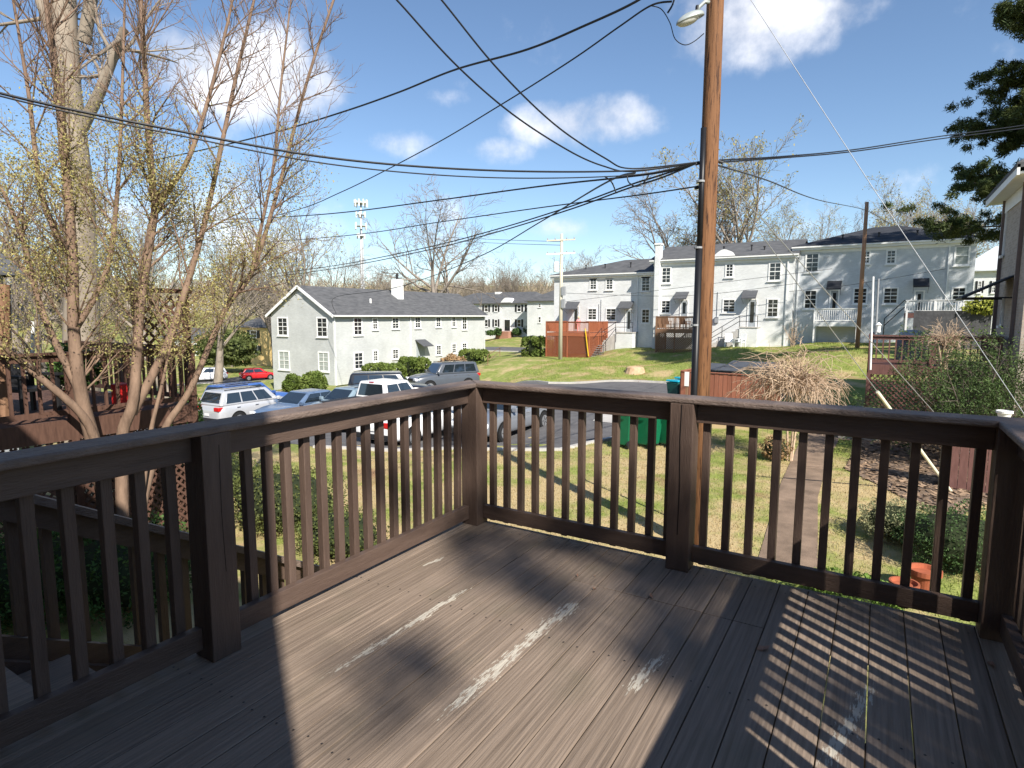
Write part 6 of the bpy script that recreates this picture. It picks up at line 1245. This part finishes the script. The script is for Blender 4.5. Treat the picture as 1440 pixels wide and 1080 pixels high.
# ---- foreground multi-stem tree, budding
stems = [  # pixel rows with depth
 ([(157, 808, 11.6), (150, 722, 11.7), (136, 640, 11.5), (114, 555, 11.3), (104, 467, 11.2), (102, 367, 11.1), (92, 230, 11.0), (78, 100, 10.9), (62, -20, 10.8)], .13),
 ([(140, 640, 11.5), (117, 585, 11.2), (43, 520, 10.6), (0, 483, 10.2), (-60, 430, 9.8)], .075),
 ([(172, 808, 11.7), (172, 715, 11.8), (172, 613, 11.8), (188, 560, 11.8), (197, 433, 11.9), (214, 318, 12), (217, 287, 12), (207, 167, 12), (203, 83, 12), (197, -20, 12)], .105),
 ([(217, 290, 12), (260, 233, 12.2), (290, 150, 12.3), (320, 33, 12.4), (332, -30, 12.4)], .05),
 ([(186, 582, 11.9), (234, 487, 12.2), (260, 410, 12.4), (291, 300, 12.6), (330, 117, 12.8), (362, -20, 13)], .075),
 ([(186, 808, 11.7), (205, 690, 12.2), (232, 603, 12.4), (268, 547, 12.6), (318, 433, 12.9), (354, 383, 13), (390, 270, 13.1), (433, 110, 13.2), (476, -20, 13.2)], .072),
 ([(180, 808, 11.6), (200, 690, 12), (212, 607, 12), (228, 540, 12.1), (243, 470, 12.2)], .055),
 ([(354, 383, 13), (365, 330, 12.9), (385, 230, 12.8), (395, 120, 12.7), (408, 10, 12.6), (412, -30, 12.6)], .035),
 ([(104, 467, 11.2), (150, 380, 11.5), (165, 270, 11.6), (172, 120, 11.6), (176, -30, 11.6)], .05),
 ([(114, 555, 11.3), (60, 440, 11.0), (30, 330, 10.8), (-5, 250, 10.6)], .06),
 ([(102, 367, 11.1), (60, 280, 10.9), (40, 130, 10.8), (15, -20, 10.7)], .05)]
ft = empty('budding_tree', tuple(on_ground(170, 800)), 0, 'multi stemmed young tree with pale buds left of the deck', 'tree')
def relpos(p): return np.array(p)-np.array(ft.location)
T = Twig(); rng = np.random.default_rng(77); budpos = []
SIDE = dict(BARE); SIDE.update(lv=2, seg=.4, wob=.09, up=.16, kids=[6, 3], first=[.15, .1], ang=[35, 38], len=[.55, .5], rk=.6, rmin=.0042)
for st_i, (tr, r0) in enumerate(stems):
    P = np.array([relpos(atd(t[0], t[1], t[2]*.755)) for t in tr]); out = []
    for i in range(len(P)-1):
        p0, p1, p2, p3 = P[max(i-1, 0)], P[i], P[i+1], P[min(i+2, len(P)-1)]
        for k in range(5): t = k/5; out.append(.5*((2*p1)+(p2-p0)*t+(2*p0-5*p1+4*p2-p3)*t*t+(3*p1-p0-3*p2+p3)*t**3))
    out.append(P[-1]); out = np.array(out); n = len(out); T.tube(out, .92*r0*(1-.72*np.linspace(0, 1, n)), 9)
    k0 = 6
    for k in range(k0, n-1):
        zw_ = out[k][2]+ft.location.z
        if zw_ < .2 or (zw_ < 1.0 and rng.random() < .6): continue
        for _ in range(1 if rng.random() < .6 else 2):
            d = unit(out[min(k+1, n-1)]-out[k-1]); pe = unit(np.cross(d, rng.normal(0, 1, 3))); c = unit(d*.75+pe*.66); r = r0*(1-.72*k/n)
            n0 = len(T.tips); grow(T, out[k], c, rng.uniform(.6, 1.6)*(1.1-.4*k/n), min(.018, r*.4), 0, rng, SIDE)
            if zw_ < 3.6 and tr[len(tr)//2][0] < 330: budpos += [t_[0] for t_ in T.tips[n0:]]
o = bpy.data.objects.new('limbs', T.mesh('limbs', M_barkb)); link(o, ft)
bp_ = np.array(budpos); bp_ = np.repeat(bp_, 12, 0)+rng.normal(0, .12, (len(bp_)*12, 3)); leaf_obj(leaves(bp_, .017, rng), M_bud, ft)
# great pale trunk behind it
gt = atd(98, 470, 16.5); e = empty('large_tree', (gt[0], gt[1], gz(gt[0], gt[1])), 0, 'massive pale barked trunk rising behind the budding stems', 'tree'); T = Twig(); rng = np.random.default_rng(78)
zz = gz(gt[0], gt[1]); B0 = relpos  # local frame
def gl(px, py, d): return np.array(atd(px, py, d))-np.array([gt[0], gt[1], zz])
T.tube([np.array([0, 0, -.3]), gl(115, 430, 16.5), gl(112, 280, 16.5), gl(95, 120, 16.5), gl(88, -40, 16.5), gl(80, -220, 16.5)], [.50, .42, .36, .32, .28, .2], 16)
for a_, b_ in (((118, 60), (150, -150)), ((100, 110), (30, -80)), ((105, 200), (175, 40))):
    pp = [gl(a_[0], a_[1], 16.5), gl((a_[0]+b_[0])/2, (a_[1]+b_[1])/2+10, 16.2), gl(b_[0], b_[1], 15.9)]; T.tube(pp, [.17, .14, .10], 9)
    for k in range(7): grow(T, pp[1]*(1-k/7)+pp[2]*k/7, unit(rng.normal(0, 1, 3)+np.array([0, 0, .8])), 2.6, .06, 1, rng, dict(BARE, lv=4, kids=[5, 5, 5, 4]))
o = bpy.data.objects.new('limbs', T.mesh('limbs', mat('pale_bark', (.15, .122, .095), .95, col2=(.30, .25, .195), scale=1.4, stretch=(2, 2, .7), detail=8, bump=.5, bscale=6))); link(o, e)
# shade tree filling in at far left
for i_, (px_, yt_, d_, k_) in enumerate(((30, 180, 38, 1), (120, 240, 46, 2), (178, 260, 52, 3), (232, 250, 46, 0), (300, 300, 60, 1), (65, 300, 30, 0))):
    bg_tree('bare grey tree behind the left deck, ' + ['left of the pale trunk', 'right of the pale trunk', 'between the tree stems', 'behind the lattice screen', 'over the white house', 'low and close behind the deck'][i_], px_, yt_, d_, k_, 1.9+i_)

# ---- pine at the right, and the pines out of frame that dapple the deck and the grey house
M_ndl = leaf_mat('pine_needle', (.022, .045, .016), (.11, .125, .035), .45, .15)
def pine(name, label, loc, H, r, z0, spread, n_whorl, seed, dens=1.0, needle=.11, mm=70):
    rng = np.random.default_rng(seed); e = empty(name, loc, 0, label, 'tree'); T = Twig(); T.tube([np.array([0, 0, -.3]), np.array([.1, 0, H*.5]), np.array([0, .1, H])], [r, r*.7, r*.15], 10); pos = []
    for w in range(n_whorl):
        z = z0+(H-z0)*(w/n_whorl)**.9; Lb = spread*(1-.75*((z-z0)/(H-z0))**1.3)
        for b in range(5):
            a = b*1.257+w*.9+rng.normal(0, .25); L_ = Lb*rng.uniform(.7, 1.12); d = np.array([math.cos(a), math.sin(a), .1]); p = np.array([0, 0, z]); pts = [p]
            for k in range(7): d = unit(d+rng.normal(0, .08, 3)+np.array([0, 0, -.035+.02*k])); p = p+d*L_/7; pts.append(p.copy())
            T.tube(pts, np.linspace(.05, .012, 8), 4)
            for k in range(3, 8):
                for c_ in range(int(4*dens)):
                    cc = pts[k]+rng.normal(0, 1, 3)*np.array([.42, .42, .16])*(L_/3.2)**.5; m = mm; u = rng.normal(0, 1, (m, 3)); u[:, 2] = u[:, 2]*.6+.25; u /= np.linalg.norm(u, axis=1)[:, None]; pos.append(cc+u*.27*(.25+.75*rng.random((m, 1))))
    o = bpy.data.objects.new('limbs', T.mesh('limbs', M_barkd)); link(o, e); pos = np.concatenate(pos); leaf_obj(leaves(pos, needle, rng, asp=.18), M_ndl, e); return e
pp = atd(1512, 444, 24); pine('pine_tree', 'large dark green pine hanging over the brick house roof', (pp[0], pp[1], gz(pp[0], pp[1])), 20.0, .38, 5.6, 5.2, 18, 91, 1.8, .10, 150)
def toward_sun(P, h): return (P[0]+SUN.x/SUN.z*h, P[1]+SUN.y/SUN.z*h)
c1 = toward_sun((2.2, .95), 13.5); pine('pine_tree', 'tall pine standing behind the deck, out to the sunny side', (c1[0], c1[1], -2.4), 17.5, .32, 10.8, 5.6, 8, 92, .45, .15, 56)
for i, (px, py, h, lab) in enumerate(((1200, 400, 12, 'pine beyond the brick house that dapples the grey house, western'), (1300, 390, 13, 'pine beyond the brick house that dapples the grey house, eastern'))):
    P = aty(px, py, yC); c = toward_sun(P, h); pine('pine_tree', lab, (c[0], c[1], gz(c[0], c[1])), h+P[2]+5.5, .35, h+P[2]-5.0-gz(c[0], c[1])*0, 4.2, 9, 95+i, .5, .17, 34)

# repeats of one kind share a group
GROUPS = {'bare_tree': 'bare trees around the lot and behind the houses', 'pine_tree': 'pine trees', 'wheeled_bin': 'wheeled bins by the lot', 'row_house': 'row houses up the bank', 'utility_pole': 'utility poles', 'guy_wire': 'guy wires of the big pole',
          'round_shrub': 'clipped shrubs at the gable wall', 'hedge': 'clipped hedges', 'foundation_shrub': 'shrubs before the colonial house', 'shrub': 'shrubs close to the deck', 'twiggy_bush': 'leafless twiggy bushes', 'dumpster': 'dumpsters in the enclosure', 'patio_chair': 'outdoor chairs',
          'flower_pot': 'flower pots', 'porch_deck': 'porch decks of the row houses', 'stoop': 'stoops of the row houses', 'dead_leaf': 'dead leaves on the boards', 'parked_sedan': 'vehicles parked in the lot', 'parked_hatchback': 'vehicles parked in the lot', 'parked_suv': 'vehicles parked in the lot', 'parked_wagon': 'vehicles parked in the lot', 'pickup_truck': 'vehicles parked in the lot',
          'street_car': 'cars on the left street', 'far_building': 'far buildings down the hill', 'neighbour_deck': 'neighbouring decks', 'power_cable': 'overhead cables', 'service_cable': 'overhead cables', 'trunk_cable': 'overhead cables', 'service_drop': 'overhead cables', 'house_cable': 'overhead cables', 'potted_plant': 'plants on the left deck'}
for o in list(S.objects):
    if o.parent is None and 'category' in o and 'group' not in o:
        g_ = GROUPS.get(o.name.split('.')[0])
        if g_: o['group'] = g_
